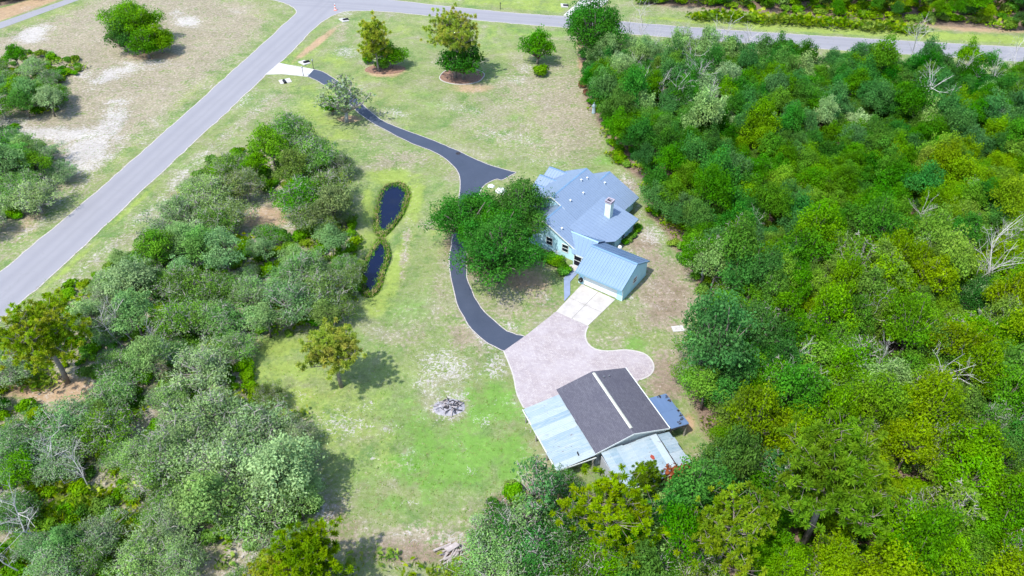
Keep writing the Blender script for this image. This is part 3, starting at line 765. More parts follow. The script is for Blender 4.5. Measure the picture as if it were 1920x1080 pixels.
flat_sheet('neighbour_driveway', wpoly([(1056, 29), (1108, 34), (1150, -10), (1190, -60), (1130, -60), (1088, 0)]), .034, M['concrete_white'])
PAV = [(945, 658), (985, 630), (1042, 585), (1102, 612), (1097, 625), (1100, 642), (1115, 655), (1140, 659), (1175, 657), (1205, 663), (1220, 675), (1225, 690), (1218, 703), (1200, 712), (1150, 760), (1060, 790), (983, 765), (970, 738), (962, 700)]
pw = wpoly(PAV)
pl = [pw[0], pw[1], pw[2]] + [(p.x, p.y) for p in smooth_line(pw[3:14], False, 5)] + pw[14:17] + [(p.x, p.y) for p in smooth_line(pw[16:] + pw[:1], False, 4)][1:-1]
flat_sheet('paver_forecourt', pl, .05, M['paver'])
strip('forecourt_edge', [(p.x, p.y) for p in smooth_line(pw[3:14], False, 5)], .18, .056, M['concrete'], side=.05)
strip('forecourt_edge', [(p.x, p.y) for p in smooth_line(pw[16:] + pw[:1], False, 4)], .16, .056, M['concrete'], side=.05)
# four poured slabs in front of the garage door
ca, cb, cc, cd = [Vector((p[0], p[1], 0)) for p in wpoly([(1091, 533), (1154, 562), (1102, 612), (1042, 585)])]
cdr = obj('concrete_driveway', None); cdr['kind'] = 'structure'; cdr.empty_display_size = .3
for i in (0, 1):
    for j in (0, 1):
        e = .004
        def q(s, t): return ca.lerp(cb, s).lerp(cd.lerp(cc, s), t)
        s0, s1, t0, t1 = i / 2 + e, i / 2 + .5 - e, j / 2 + e, j / 2 + .5 - e
        mb = MB(); mb.slab([tuple(q(s0, t0) + Vector((0, 0, .06 + .003 * (i + j)))), tuple(q(s1, t0) + Vector((0, 0, .06 + .003 * (i + j)))), tuple(q(s1, t1) + Vector((0, 0, .06 + .003 * (i + j)))), tuple(q(s0, t1) + Vector((0, 0, .06 + .003 * (i + j))))], .09)
        mb.obj('concrete_slab', M['concrete'], cdr)
flat_sheet('side_path', wpoly([(1057, 522), (1078, 499), (1088, 508), (1069, 529), (1069, 553), (1058, 566)]), .09, M['walk'])

# ------------------------------------------------------------------ building helpers
def roof_slab(name, pts, parent, mat, t=.10, ribs=None, cap=None):
    """pts: eave a, eave b, ridge b, ridge a"""
    mb = MB(); mb.slab(pts, t); o = mb.obj(name, mat, parent)
    if ribs:
        a, b, c, d = [Vector(p) for p in pts[:4]]; n = (b - a).cross(d - a).normalized()
        if n.z < 0: n = -n
        L = (b - a).length; k = max(2, int(L / ribs)); mb = MB()
        for i in range(k + 1):
            f = i / k; lo = a.lerp(b, f); hi = d.lerp(c, f); w_ = (b - a).normalized() * .018
            if (hi - lo).length < .15: continue
            mb.slab([lo - w_ + n * .036, lo + w_ + n * .036, hi + w_ + n * .036, hi - w_ + n * .036], .034)
        s = mb.obj('standing_seam', M['seam'], o); s['kind'] = 'stuff'
    return o


def window(parent, u, v, z, w_, h, face, name='window', sash=2, cols=1, glass=None):
    """face 'v': in a wall that looks towards -v; face 'u': in a wall that looks towards +u"""
    e = .05; fr = MB(); fw = .09
    def bx(mb, a0, z0, a1, z1, d0, d1):
        if face == 'v': mb.box(u + a0, v - d1, z0, u + a1, v - d0, z1)
        else: mb.box(u + d0, v + a0, z0, u + d1, v + a1, z1)
    bx(fr, -w_ / 2 - fw, z - h / 2 - fw, -w_ / 2, z + h / 2 + fw, .0, .06); bx(fr, w_ / 2, z - h / 2 - fw, w_ / 2 + fw, z + h / 2 + fw, 0, .06)
    bx(fr, -w_ / 2, z + h / 2, w_ / 2, z + h / 2 + fw, 0, .06); bx(fr, -w_ / 2, z - h / 2 - fw, w_ / 2, z - h / 2, 0, .075)
    for k in range(1, sash): bx(fr, -w_ / 2, z - h / 2 + h * k / sash - .035, w_ / 2, z - h / 2 + h * k / sash + .035, .01, .05)
    for k in range(1, cols): bx(fr, -w_ / 2 + w_ * k / cols - .04, z - h / 2, -w_ / 2 + w_ * k / cols + .04, z + h / 2, .01, .055)
    f = fr.obj(name, M['white'], parent)
    for k in range(sash):
        for c in range(cols):
            g = MB(); bx(g, -w_ / 2 + w_ * c / cols, z - h / 2 + h * k / sash + .001, -w_ / 2 + w_ * (c + 1) / cols, z - h / 2 + h * (k + 1) / sash - .001, .003, .02)
            g.obj('pane', glass or M['glass'], f)
    return f

TH = math.radians(-35.5)
HO = G(1166, 565)
def HL(u, v, z=0):
    c, s = math.cos(TH), math.sin(TH); return Vector((HO.x + u * c - v * s, HO.y + u * s + v * c, z))

# ------------------------------------------------------------------ garage
gar = empty('garage', HO, TH, 'pale aqua detached garage with sky-tinted ribbed metal gable roof and wide white door', 'garage')
zr, zt = 4.2, 2.25; r_ = 3.3; sl_ = (zr - zt) / 3.9
mb = MB(); mb.extrude([(0, 0), (6.6, 0), (6.6, 2.42), (3.3, 4.05), (0, 2.42)], 'u', -6.75, -6.60); mb.obj('side_wall', M['wall_g'], gar)
mb = MB(); mb.extrude([(0, 0), (6.6, 0), (6.6, 2.42), (3.3, 4.05), (0, 2.42)], 'u', -.15, 0); mb.obj('side_wall', M['wall_g'], gar)
mb = MB(); mb.box(-6.598, 6.45, 0, -.152, 6.598, 2.42); mb.obj('back_wall', M['wall_g'], gar)
mb = MB(); mb.box(-6.598, .002, 0, -5.9, .15, 2.42); mb.box(-.92, .002, 0, -.152, .15, 2.42); mb.box(-5.898, .004, 2.1, -.922, .15, 2.42); mb.obj('front_wall', M['wall_g'], gar)
dr_ = MB(); dr_.box(-5.99, -.02, .05, -5.9, .01, 2.17); dr_.box(-.92, -.02, .05, -.83, .01, 2.17); dr_.box(-5.9, -.02, 2.08, -.92, .01, 2.17); dr_.obj('door_frame', M['white'], gar)
gd = MB(); gd.box(-5.9, .10, .05, -.92, .14, 2.08); gd = gd.obj('garage_door', M['white'], gar)
for k in range(4):
    mb = MB(); mb.box(-5.89, .05, .06 + k * .505, -.93, .10, .06 + k * .505 + .49)
    for c in range(8):
        mb.box(-5.8 + c * .61, .035, .14 + k * .505, -5.8 + c * .61 + .5, .05, .14 + k * .505 + .33)
    mb.obj('door_panel', M['white'], gd)
# roof: separate metal panels, each with its raised seam
pw_ = .415; npan = 17; u0 = -6.98
for side in (0, 1):
    rf = obj('roof_slope', None, gar); rf.empty_display_size = .2
    mb = MB()
    if side == 0: P4 = [(0, -.6, zt), (pw_ - .012, -.6, zt), (pw_ - .012, r_, zr), (0, r_, zr)]
    else: P4 = [(pw_ - .012, 7.2, zt), (0, 7.2, zt), (0, r_, zr), (pw_ - .012, r_, zr)]
    mb.slab(P4, .05)
    a, d = (Vector(P4[0]), Vector(P4[3])) if side == 0 else (Vector(P4[1]), Vector(P4[2]))
    n = Vector((0, -sl_ if side == 0 else sl_, 1)).normalized()
    for off, hh in ((0.0, .055), (.2, .018)):
        mb.slab([a + Vector((off, 0, 0)) + n * hh, a + Vector((off + .035, 0, 0)) + n * hh, d + Vector((off + .035, 0, 0)) + n * hh, d + Vector((off, 0, 0)) + n * hh], hh - .001)
    pm = mb.me('roof_panel', M['roof_garage'])
    for i in range(npan): obj('roof_panel', pm, rf, None, (u0 + i * pw_, 0, 0))
    mb = MB(); e0 = -.6 if side == 0 else 7.2; s_ = -1 if side == 0 else 1
    mb.box(u0, min(e0, e0 + s_ * .03), zt - .22, u0 + npan * pw_, max(e0, e0 + s_ * .03), zt - .02); mb.obj('eave_fascia', M['fascia'], gar)
mb = MB()
for s_ in (-1, 1): mb.slab([(u0 - .02, r_, zr + .075), (u0 - .02, r_ + s_ * .2, zr + .075 - .1 + .02), (u0 + npan * pw_ + .02, r_ + s_ * .2, zr - .005), (u0 + npan * pw_ + .02, r_, zr + .075)], .012)
mb.obj('ridge_cap', M['ridge'], gar)
for uu in (u0 - .03, u0 + npan * pw_ + .002):
    mb = MB()
    for s_, e0 in ((-1, -.6), (1, 7.2)):
        mb.slab([(uu, e0, zt + .02), (uu + .03, e0, zt + .02), (uu + .03, r_, zr + .02), (uu, r_, zr + .02)], .2)
    mb.obj('rake_board', M['fascia'], gar)
window(gar, .0, 3.2, 1.55, .9, .8, 'u')
mb = MB(); mb.box(-6.66, -.012, 0, -6.56, .0, 2.3); mb.obj('corner_trim', M['white'], gar)
mb = MB(); mb.box(-.09, -.012, 0, .012, .0, 2.3); mb.obj('corner_trim', M['white'], gar)
hr = empty('hose_reel', HL(-6.3, -.16, .75), TH, 'round black hose reel on the garage wall beside the wide white door', 'hose reel')
mb = MB(); mb.tube([(0, -.12, 0), (0, -.10, 0), (0, .08, 0), (0, .10, 0)], [.33, .34, .34, .33], 14); mb.obj('drum', M['black'], hr)
mb = MB(); mb.tube([(0, -.16, 0), (0, -.122, 0)], [.09, .09], 8); mb.box(-.06, .1, -.35, .06, .15, .35); mb.obj('bracket', M['steel'], hr)

# ------------------------------------------------------------------ house
hs = empty('house', HO, TH, 'pale aqua bungalow with large sky-tinted metal roof of many gables and a tall white chimney', 'house')
def zm(u): return 6.0 - .5 * (u + 16.4)
RB = M['roof_sky_tint']
T_ = .12
def wall_block(prof, v0, v1, name='wall', axis='v', mat=None):
    mb = MB(); mb.extrude(prof, axis, v0, v1); return mb.obj(name, mat or M['wall'], hs)
# main body
wall_block([(-20.0, 0), (-9.25, 0), (-9.25, 2.28), (-16.4, 5.84), (-20.0, 4.05)], 8.0, 17.05)
wall_block([(-19.6, 0), (-9.26, 0), (-9.26, 2.25), (-14.7, 4.97), (-19.6, 2.55)], 3.65, 7.998)
wall_block([(-17.2, 0), (-9.27, 0), (-9.27, 2.25), (-14.0, 4.62), (-17.2, 3.05)], 17.052, 19.9)
wall_block([(-9.248, 0), (-6.5, 0), (-6.5, 2.2), (-9.248, 2.92)], 9.4, 14.7)
wall_block([(-21.9, 0), (-20.002, 0), (-20.002, 3.6), (-21.9, 3.6)], 9.6, 16.9)
roof_slab('roof', [(-8.7, 7.72, zm(-8.7)), (-8.7, 17.35, zm(-8.7)), (-16.4, 17.35, 6.0), (-16.4, 7.72, 6.0)], hs, RB, T_, .42)
roof_slab('roof', [(-20.3, 17.35, 4.05), (-20.3, 7.72, 4.05), (-16.4, 7.72, 6.0), (-16.4, 17.35, 6.0)], hs, RB, T_, .42)
roof_slab('roof', [(-8.7, 3.2, zm(-8.7)), (-8.7, 7.718, zm(-8.7)), (-14.7, 7.718, zm(-14.7)), (-14.7, 3.2, zm(-14.7))], hs, RB, T_, .42)
roof_slab('roof', [(-20.0, 8.0, 2.5), (-20.0, 3.2, 2.5), (-14.7, 3.2, zm(-14.7)), (-14.7, 8.0, zm(-14.7))], hs, RB, T_, .42)
roof_slab('roof', [(-8.7, 17.352, zm(-8.7)), (-8.7, 20.3, zm(-8.7)), (-14.0, 20.3, zm(-14.0)), (-14.0, 17.352, zm(-14.0))], hs, RB, T_, .42)
roof_slab('roof', [(-17.6, 20.3, 3.0), (-17.6, 17.0, 3.0), (-14.0, 17.0, zm(-14)), (-14.0, 20.3, zm(-14))], hs, RB, T_, .42)
def zc_(u): return 3.8 - .267 * (u + 12)
mb = MB(); mb.slab([(-5.95, 8.4, zc_(-5.95) + .02), (-5.95, 15.15, zc_(-5.95) + .02), (-12.0, 15.15, 3.82), (-12.0, 5.5, 3.82), (-8.2, 5.3, zc_(-8.2) + .02)], T_)
cr_ = mb.obj('roof', RB, hs)
mb = MB()
for i in range(15):
    v_ = 6.4 + i * .62
    ue = -5.95 if v_ > 9.0 else -8.0 + (v_ - 6.1) / 2.9 * 2.05
    mb.slab([(ue, v_ - .018, zc_(ue) + .055), (ue, v_ + .018, zc_(ue) + .055), (-11.9, v_ + .018, zc_(-11.9) + .055), (-11.9, v_ - .018, zc_(-11.9) + .055)], .034)
s_ = mb.obj('standing_seam', M['seam'], cr_); s_['kind'] = 'stuff'
# connector between house and garage
roof_slab('roof', [(-9.5, 2.55, 2.2), (-6.99, 2.55, 2.2), (-6.99, 5.3, 3.5), (-11.6, 5.3, 3.5)], hs, M['roof_garage'], .1, .415)
roof_slab('roof', [(-6.99, 7.3, 2.5), (-11.6, 7.3, 2.5), (-11.6, 5.3, 3.5), (-6.99, 5.3, 3.5)], hs, M['roof_garage'], .1, .415)
# three stepped entrance wings
for vr, z_, un, nr in ((16.35, 4.62, -22.4, 2.3), (13.85, 4.42, -22.5, 2.3), (11.6, 4.1, -22.0, 2.8)):
    roof_slab('roof', [(un, vr - nr, z_ - .5 * nr), (-18.2, vr - nr, z_ - .5 * nr), (-18.2, vr, z_), (un, vr, z_)], hs, RB, .1, .42)
    roof_slab('roof', [(-18.2, vr + .9, z_ - .45), (un, vr + .9, z_ - .45), (un, vr, z_), (-18.2, vr, z_)], hs, RB, .1, .42)
    mb = MB(); mb.slab([(un, vr - .09, z_ + .02), (-18.2, vr - .09, z_ + .02), (-18.2, vr + .09, z_ + .03), (un, vr + .09, z_ + .03)], .03); mb.obj('ridge_cap', M['ridge'], hs)
for (a, b) in (((-16.4, 7.7, 6.0), (-16.4, 17.37, 6.0)), ((-14.0, 17.36, zm(-14)), (-14.0, 20.32, zm(-14))), ((-14.7, 3.18, zm(-14.7)), (-14.7, 7.7, zm(-14.7)))):
    mb = MB(); mb.extrude([(a[0] - .16, a[2] - .055), (a[0], a[2] + .05), (a[0] + .16, a[2] - .055), (a[0], a[2] - .02)], 'v', a[1], b[1]); mb.obj('ridge_cap', M['ridge'], hs)
mb = MB(); mb.extrude([(5.14, 3.45), (5.3, 3.57), (5.46, 3.45), (5.3, 3.49)], 'u', -11.4, -6.98); mb.obj('ridge_cap', M['ridge'], hs)
# rake boards along the visible gables
def rake(p, q, w_=.035, h=.22, mat=None, off=(0, 0, 0)):
    a = Vector(p); b = Vector(q); d = Vector((0, -w_, 0)) if abs(a.x - b.x) > .1 else Vector((w_, 0, 0))
    mb = MB(); V = [a, b, b + d, a + d]; V = [tuple(x) for x in V]
    mb.add(V + [(x, y, z - h) for x, y, z in V], [(0, 1, 2, 3), (7, 6, 5, 4), (0, 4, 5, 1), (1, 5, 6, 2), (2, 6, 7, 3), (3, 7, 4, 0)])
    return mb.obj('rake_board', mat or M['white'], hs)
rake((-16.4, 7.715, 6.03), (-14.0, 7.715, zm(-14) + .03)); rake((-16.4, 7.715, 6.03), (-20.3, 7.715, 4.08))
rake((-14.7, 3.195, zm(-14.7) + .03), (-8.7, 3.195, zm(-8.7) + .03)); rake((-14.7, 3.195, zm(-14.7) + .03), (-20, 3.195, 2.53))
rake((-6.99, 2.595, 2.22), (-8.9, 2.595, 2.22))
rake((-8.665, 17.3, 2.16), (-8.665, 20.3, 2.16), mat=M['fascia']); rake((-5.945, 9.0, 2.2), (-5.945, 15.15, 2.2), mat=M['fascia'])
window(hs, -13.9, 3.65, 1.72, .95, 1.15, 'v'); window(hs, -11.25, 3.65, 1.6, .95, 1.15, 'v')
window(hs, -17.3, 3.65, 1.7, .95, 1.15, 'v')
window(hs, -6.5, 11.7, 1.25, .95, 1.25, 'u')
# screened porch beside the garage and its low step
mb = MB(); mb.box(-9.25, 2.70, 0, -6.77, 2.78, .22); mb.box(-9.25, 2.70, 2.02, -6.77, 2.78, 2.2); mb.box(-9.33, 2.70, 0, -9.252, 3.64, 2.1); mb.obj('porch_beam', M['wall'], hs)
window(hs, -8.02, 2.74, 1.12, 2.3, 1.7, 'v', 'porch_screen', 2, 2, M['screen'])
mb = MB(); mb.box(-9.6, 1.7, .0, -7.2, 2.66, .14); mb.obj('porch_step', M['concrete'], hs)
mb = MB(); mb.box(-9.24, 15.3, .1, -9.2, 16.7, 2.0); mb.obj('side_door', M['screen'], hs)
mb = MB(); mb.box(-8.85, 15.35, 0, -8.73, 15.47, 2.1); mb.obj('porch_post', M['white'], hs)
# chimney
ch = obj('chimney', None, hs); ch.empty_display_size = .2
mb = MB(); mb.box(-9.8, 11.7, 2.6, -8.9, 12.6, 5.45)
for k in range(1, 4):
    mb.box(-9.8 + k * .225 - .02, 11.69, 3.05, -9.8 + k * .225 + .02, 11.7, 5.4); mb.box(-8.9, 11.7 + k * .225 - .02, 2.9, -8.89, 11.7 + k * .225 + .02, 5.4)
mb.obj('chimney_stack', M['chimney'], ch)
mb = MB(); mb.box(-9.88, 11.62, 5.45, -8.82, 12.68, 5.55)
for a in ((-9.85, 11.65), (-8.97, 11.65), (-9.85, 12.53), (-8.97, 12.53)): mb.box(a[0], a[1], 5.551, a[0] + .12, a[1] + .12, 5.75)
mb.box(-9.9, 11.6, 5.751, -9.7, 12.7, 5.82); mb.box(-9.0, 11.6, 5.751, -8.8, 12.7, 5.82); mb.box(-9.7, 11.6, 5.751, -9.0, 11.8, 5.82); mb.box(-9.7, 12.5, 5.751, -9.0, 12.7, 5.82)
mb.obj('chimney_cap', plain('chimney_cap_pink', (.34, .30, .34), .7), ch)
mb = MB(); mb.box(-9.62, 11.88, 5.551, -9.08, 12.42, 5.60); mb.obj('flue', M['black'], ch)
for u_, v_, f in ((-15.5, 14.4, zm), (-13.15, 17.4, zm), (-14.35, 9.6, zm), (-12.35, 4.3, zm), (-15.2, 15.6, zm), (-14.0, 12.6, zm)):
    zz = f(u_); mb = MB(); mb.tube([(u_, v_, zz - .05), (u_, v_, zz + .28)], [.09, .08], 8); mb.tube([(u_, v_, zz + .281), (u_, v_, zz + .36)], [.17, .10], 8); mb.obj('roof_vent', M['white'], hs)
mb = MB(); mb.tube([(0, 0, 0), (0, 0, 1.25), (0, 0, 1.42), (0, 0, 1.5)], [.30, .30, .24, .05], 14)
tk = empty('water_tank', HL(-5.35, 8.75), TH, 'white upright water tank between the garage roof and the house side wall', 'tank'); mb.obj('tank_body', M['white'], tk, True)
mb = MB(); mb.box(-.45, -.45, -.02, .45, .45, .1); mb.obj('pad', M['concrete'], tk)

# ------------------------------------------------------------------ shed
TS = math.radians(22.5); SO = Vector((8.68, 50.17, 0))
def SL(u, v, z=0):
    c, s = math.cos(TS), math.sin(TS); return Vector((SO.x + u * c - v * s, SO.y + u * s + v * c, z))
sh = empty('shed', SO, TS, 'grey outbuilding with charcoal shingle gable roof and a white ridge strip', 'shed')
mb = MB(); mb.extrude([(.2, 0), (8.5, 0), (8.5, 2.5), (4.35, 3.58), (.2, 2.5)], 'v', .25, 9.3); mb.obj('wall', M['shedwall'], sh)
SRZ, SEZ = 3.78, 2.62
mb = MB(); mb.extrude([(.2, 2.0), (8.5, 2.0), (8.5, 2.5), (4.35, 3.58), (.2, 2.5)], 'v', .19, .247); mb.obj('gable_board', M['white'], sh)
mb = MB(); mb.slab([(-.05, -.02, SEZ), (-.05, 9.62, SEZ), (4.35, 9.62, SRZ), (4.35, -.02, SRZ)], .09); mb.obj('shingle_roof', M['shingle'], sh)
mb = MB(); mb.slab([(8.75, 9.62, SEZ), (8.75, -.02, SEZ), (4.35, -.02, SRZ), (4.35, 9.62, SRZ)], .09); mb.obj('shingle_roof', M['shingle'], sh)
mb = MB(); mb.extrude([(4.24, SRZ + .0), (4.42, SRZ + .07), (4.60, SRZ - .02), (4.42, SRZ - .03)], 'v', .75, 9.35); mb.obj('ridge_strip', plain('pale_ridge_strip', (.50, .52, .44), .6, .1), sh)
mb = MB(); mb.slab([(8.752, 9.62, SEZ + .03), (8.752, -.02, SEZ + .03), (8.84, -.02, SEZ + .03), (8.84, 9.62, SEZ + .03)], .16); mb.obj('gutter', M['white'], sh)
mb = MB()
mb.slab([(-.05, -.06, SEZ), (-.05, -.025, SEZ), (4.35, -.025, SRZ), (4.35, -.06, SRZ)], .2); mb.slab([(8.8, -.06, SEZ), (8.8, -.025, SEZ), (4.35, -.025, SRZ), (4.35, -.06, SRZ)], .2); mb.obj('rake_board', M['white'], sh)
for (a, b) in ((5.2, 8.4), (5.9, 8.45)):
    mb = MB(); zz = SRZ - (a - 4.35) * .2636; mb.box(a, b, zz - .02, a + .12, b + .12, zz + .22); mb.obj('roof_vent', M['steel'], sh)
for s_ in (0, 1):
    mb = MB(); mb.box(1.2 + s_ * 3.4, 9.305, .1, 3.9 + s_ * 3.4, 9.36, 2.3); mb.obj('roll_up_door', M['white'], sh)

def sheet_run(parent, name, p0, p1, p2, p3, n, mat, rng, seed_lift=.02, t=.012, corr=5, along='b'):
    """n overlapping metal sheets that lie side by side from edge p0-p3 to edge p1-p2 (each sheet long from p0 side... )"""
    p0, p1, p2, p3 = map(Vector, (p0, p1, p2, p3)); nrm = (p1 - p0).cross(p3 - p0).normalized()
    if nrm.z < 0: nrm = -nrm
    for i in range(n):
        f0, f1 = i / n, (i + 1) / n + .012
        a, b, c, d = p0.lerp(p1, f0), p0.lerp(p1, min(1, f1)), p3.lerp(p2, min(1, f1)), p3.lerp(p2, f0)
        ext = (d - a).normalized(); e0 = rng.uniform(-.10, .06); e1 = rng.uniform(-.05, .10)
        a = a + ext * e0; b = b + ext * e0; c = c + ext * e1; d = d + ext * e1
        lift = nrm * (rng.uniform(0, seed_lift) + .004 + (i % 2) * .012); mb = MB()
        mb.slab([a + lift, b + lift, c + lift, d + lift], t)
        for k in range(corr):
            g = (k + .5) / corr; w_ = (b - a).normalized() * .022; q0 = a.lerp(b, g) + lift + nrm * .02; q1 = d.lerp(c, g) + lift + nrm * .02
            mb.slab([q0 - w_, q0 + w_, q1 + w_, q1 - w_], .0195)
        mb.obj('metal_sheet', mat, parent)

rg = random.Random(5)
def posts(parent, pts, h, name='post', r=.07):
    for (u_, v_, hh) in pts:
        mb = MB(); mb.box(-r, -r, 0, r, r, hh); mb.obj(name, M['bark_pale'], parent, loc=(u_, v_, 0))
ln = empty('lean_to', SO, TS, 'open lean-to carport of pale weathered metal sheets against the shingled shed on the paved side', 'lean-to')
sheet_run(ln, 'sheet', (-4.45, -.15, 2.12), (-4.45, 8.75, 2.12), (.0, 8.95, 2.46), (.0, -.05, 2.46), 11, M['sheet'], rg)
posts(ln, [(-4.2, .1, 2.08), (-4.2, 2.9, 2.08), (-4.2, 5.7, 2.08), (-4.2, 8.5, 2.08), (-.2, .1, 2.38)], 2)
mb = MB(); mb.box(-4.52, -.2, 1.93, -4.46, 8.8, 2.11); mb.box(-4.4, -.16, 1.98, .0, -.10, 2.12); mb.obj('fascia', M['white'], ln)
mb = MB(); mb.slab([(-1.75, .55, 2.345 + .06), (-1.6, .6, 2.36 + .06), (-1.55, 1.15, 2.36 + .06), (-1.72, 1.0, 2.35 + .06)], .02); mb.obj('roof_patch', M['black'], ln)
l2 = empty('lean_to', SO, TS, 'sloping patchwork lean-to of long pale sheets with one red rust spot below the shed gable', 'lean-to')
sheet_run(l2, 'sheet', (.55, -4.75, 2.02), (7.1, -4.4, 2.02), (7.1, -.08, 2.5), (.55, -.08, 2.5), 8, M['sheet'], rg)
mb = MB(); mb.box(.6, -4.5, 0, .68, -.1, 1.98); mb.box(.7, -4.5, 0, 7.0, -4.42, 1.9); mb.obj('wall', plain('dull_white_cladding', (.36, .38, .42), .7, .12), l2)
mb = MB(); mb.box(.5, -4.9, 1.86, 7.15, -4.84, 1.98); mb.obj('fascia', M['white'], l2)
mb = MB(); q = [(5.05, -2.35), (5.2, -2.75), (5.45, -2.7), (5.5, -2.35), (5.3, -2.1)]; mb.slab([(a, b, 2.26 + (b + 2.4) * .111 + .062) for a, b in q], .012); mb.obj('rust_patch', M['rust'], l2)
l3 = empty('lean_to', SO, TS, 'narrow metal-roofed lean-to of short cross sheets at the woods-side corner of the shed', 'lean-to')
sheet_run(l3, 'sheet', (8.72, -4.35, 2.1), (8.78, -.1, 2.1), (7.2, -.1, 2.34), (7.2, -4.5, 2.34), 5, M['sheet'], rg, .03)
posts(l3, [(8.55, -4.2, 2.05), (8.6, -.3, 2.05), (7.3, -4.3, 2.25)], 2)
mb = MB(); mb.box(7.12, -4.5, 2.22, 7.18, -.1, 2.32); mb.obj('valley_flashing', M['char'], l3)
bl = empty('canopy', SO, TS, 'low blue sheet-metal canopy on posts between the shed and the woods', 'canopy')
sheet_run(bl, 'sheet', (9.0, .05, 2.28), (9.1, 4.75, 2.28), (11.25, 4.75, 2.12), (11.25, .05, 2.12), 2, M['sheet_blue'], rg, .01, corr=0)
posts(bl, [(11.1, .2, 2.05), (11.1, 4.6, 2.05), (9.15, .2, 2.2), (9.15, 4.6, 2.2)], 2)
mb = MB(); mb.box(9.05, -.0, 2.0, 11.2, .06, 2.1); mb.obj('beam', M['char'], bl)
for k, (a, b, s_) in enumerate([(10.4, .45, .5), (11.0, 1.3, .35), (11.1, 1.9, .3), (10.9, 3.6, .3), (11.0, 4.3, .35), (10.2, 4.5, .4), (10.8, .8, .3)]):
    mb = MB(); zz = 2.36 - (a - 9) * .071
    for j in range(7):
        x_, y_ = a + rg.uniform(-s_, s_) * .5, b + rg.uniform(-.2, .2); mb.box(x_, y_, zz - .05, x_ + rg.uniform(.08, .22), y_ + rg.uniform(.05, .1), zz)
    o_ = mb.obj('leaf_debris', M['char'], bl); o_['kind'] = 'stuff'

# ------------------------------------------------------------------ plants: one set of shapes, many individuals
BL = [make_crown('crown', 10 + i, 2.55 + .12 * (i % 3), 5.2, 2.4, 56, 135, .21, M['leaf_mid'], squash=.8, twigs=4 if i % 3 == 0 else 0) for i in range(8)]
SPARSE = [make_crown('crown', 40 + i, 2.4, 5.4, 2.8, 36, 45, .26, M['leaf_mid'], squash=.8, twigs=22, trunk_mat=M['bark_pale']) for i in range(3)]
OAK = [make_crown('crown', 60 + i, 3.1, 3.7, 1.2, 72, 170, .165, M['leaf_sage'], moss=.22, squash=.7, twigs=34, trunk_mat=M['bark_pale'], trunk_r=.18) for i in range(6)]
BIG = [make_crown('crown', 80 + i, 5.1, 9.4, 1.4, 150, 250, .24, M['leaf_oak'], squash=.85, rmin=.14, rmax=.24, trunk_r=.42, spread=.5) for i in range(3)]
MED = [make_crown('crown', 90 + i, 3.0, 6.0, .3, 80, 130, .25, M['leaf_dark'], squash=.85, rmin=.16, rmax=.27, trunk_r=.22, spread=.3) for i in range(2)]
PINE = [make_pine('crown', 5, 3.5, 4.2, 4.1, 330, .38, M['needle_gold'], .2, gap=.34, open_=.25, per=60),
        make_pine('crown', 6, 4.4, 6.0, 4.8, 420, .38, M['needle_gold'], .26, gap=.42, per=60),
        make_pine('crown', 7, 5.0, 7.0, 8.2, 560, .46, M['needle_dark'], .30, gap=.42, per=60),
        make_pine('crown', 8, 5.2, 4.6, 6.4, 230, .44, M['needle'], .24, open_=.45, lean=(-.6, .4), gap=.5, per=60),
        make_pine('crown', 9, 3.3, 6.0, 5.5, 210, .44, M['needle'], .2, lean=(.4, -.3), gap=.45, per=60),
        make_pine('crown', 10, 3.1, 8.6, 2.2, 300, .44, M['needle'], .2, lean=(.3, -.2), gap=.44, per=60)]
SNAG = [make_snag('crown', 20 + i, 5.0 + i * .6, .24 + .05 * i, 12 + i, .085) for i in range(6)]
PALM = [make_palmetto('fronds', 30 + i, 30 + i * 4, 1.1) for i in range(3)]
SHR = [make_shrub('foliage', 50 + i, 1.1, 1.4, 170, .24, M['leaf_mid']) for i in range(3)]

def tree(name, variant, loc, s, label, cat, group=None, mat=None, rz=None, sz=None, rng=random):
    cr_me, tr_me = variant
    e = empty(name, loc, rng.uniform(0, 6.28) if rz is None else rz, label, cat, group)
    e.scale = (s * rng.uniform(.94, 1.06), s * rng.uniform(.94, 1.06), sz if sz else s * rng.uniform(.9, 1.12))
    c = obj('crown', cr_me, e)
    if mat and mat is not cr_me.materials[0]:
        c.material_slots[0].link = 'OBJECT'; c.material_slots[0].material = mat
    obj('trunk', tr_me, e)
    if name == 'broadleaf_tree': e.scale = (e.scale[0] * rng.uniform(.8, 1.3), e.scale[1] * rng.uniform(.8, 1.3), e.scale[2])
    return e

def ground_at(px, py, zc):
    """foot of a plant whose crown middle, at height zc, stands where the photo shows it"""
    g = G(px, py, zc); return Vector((g.x, g.y, 0))

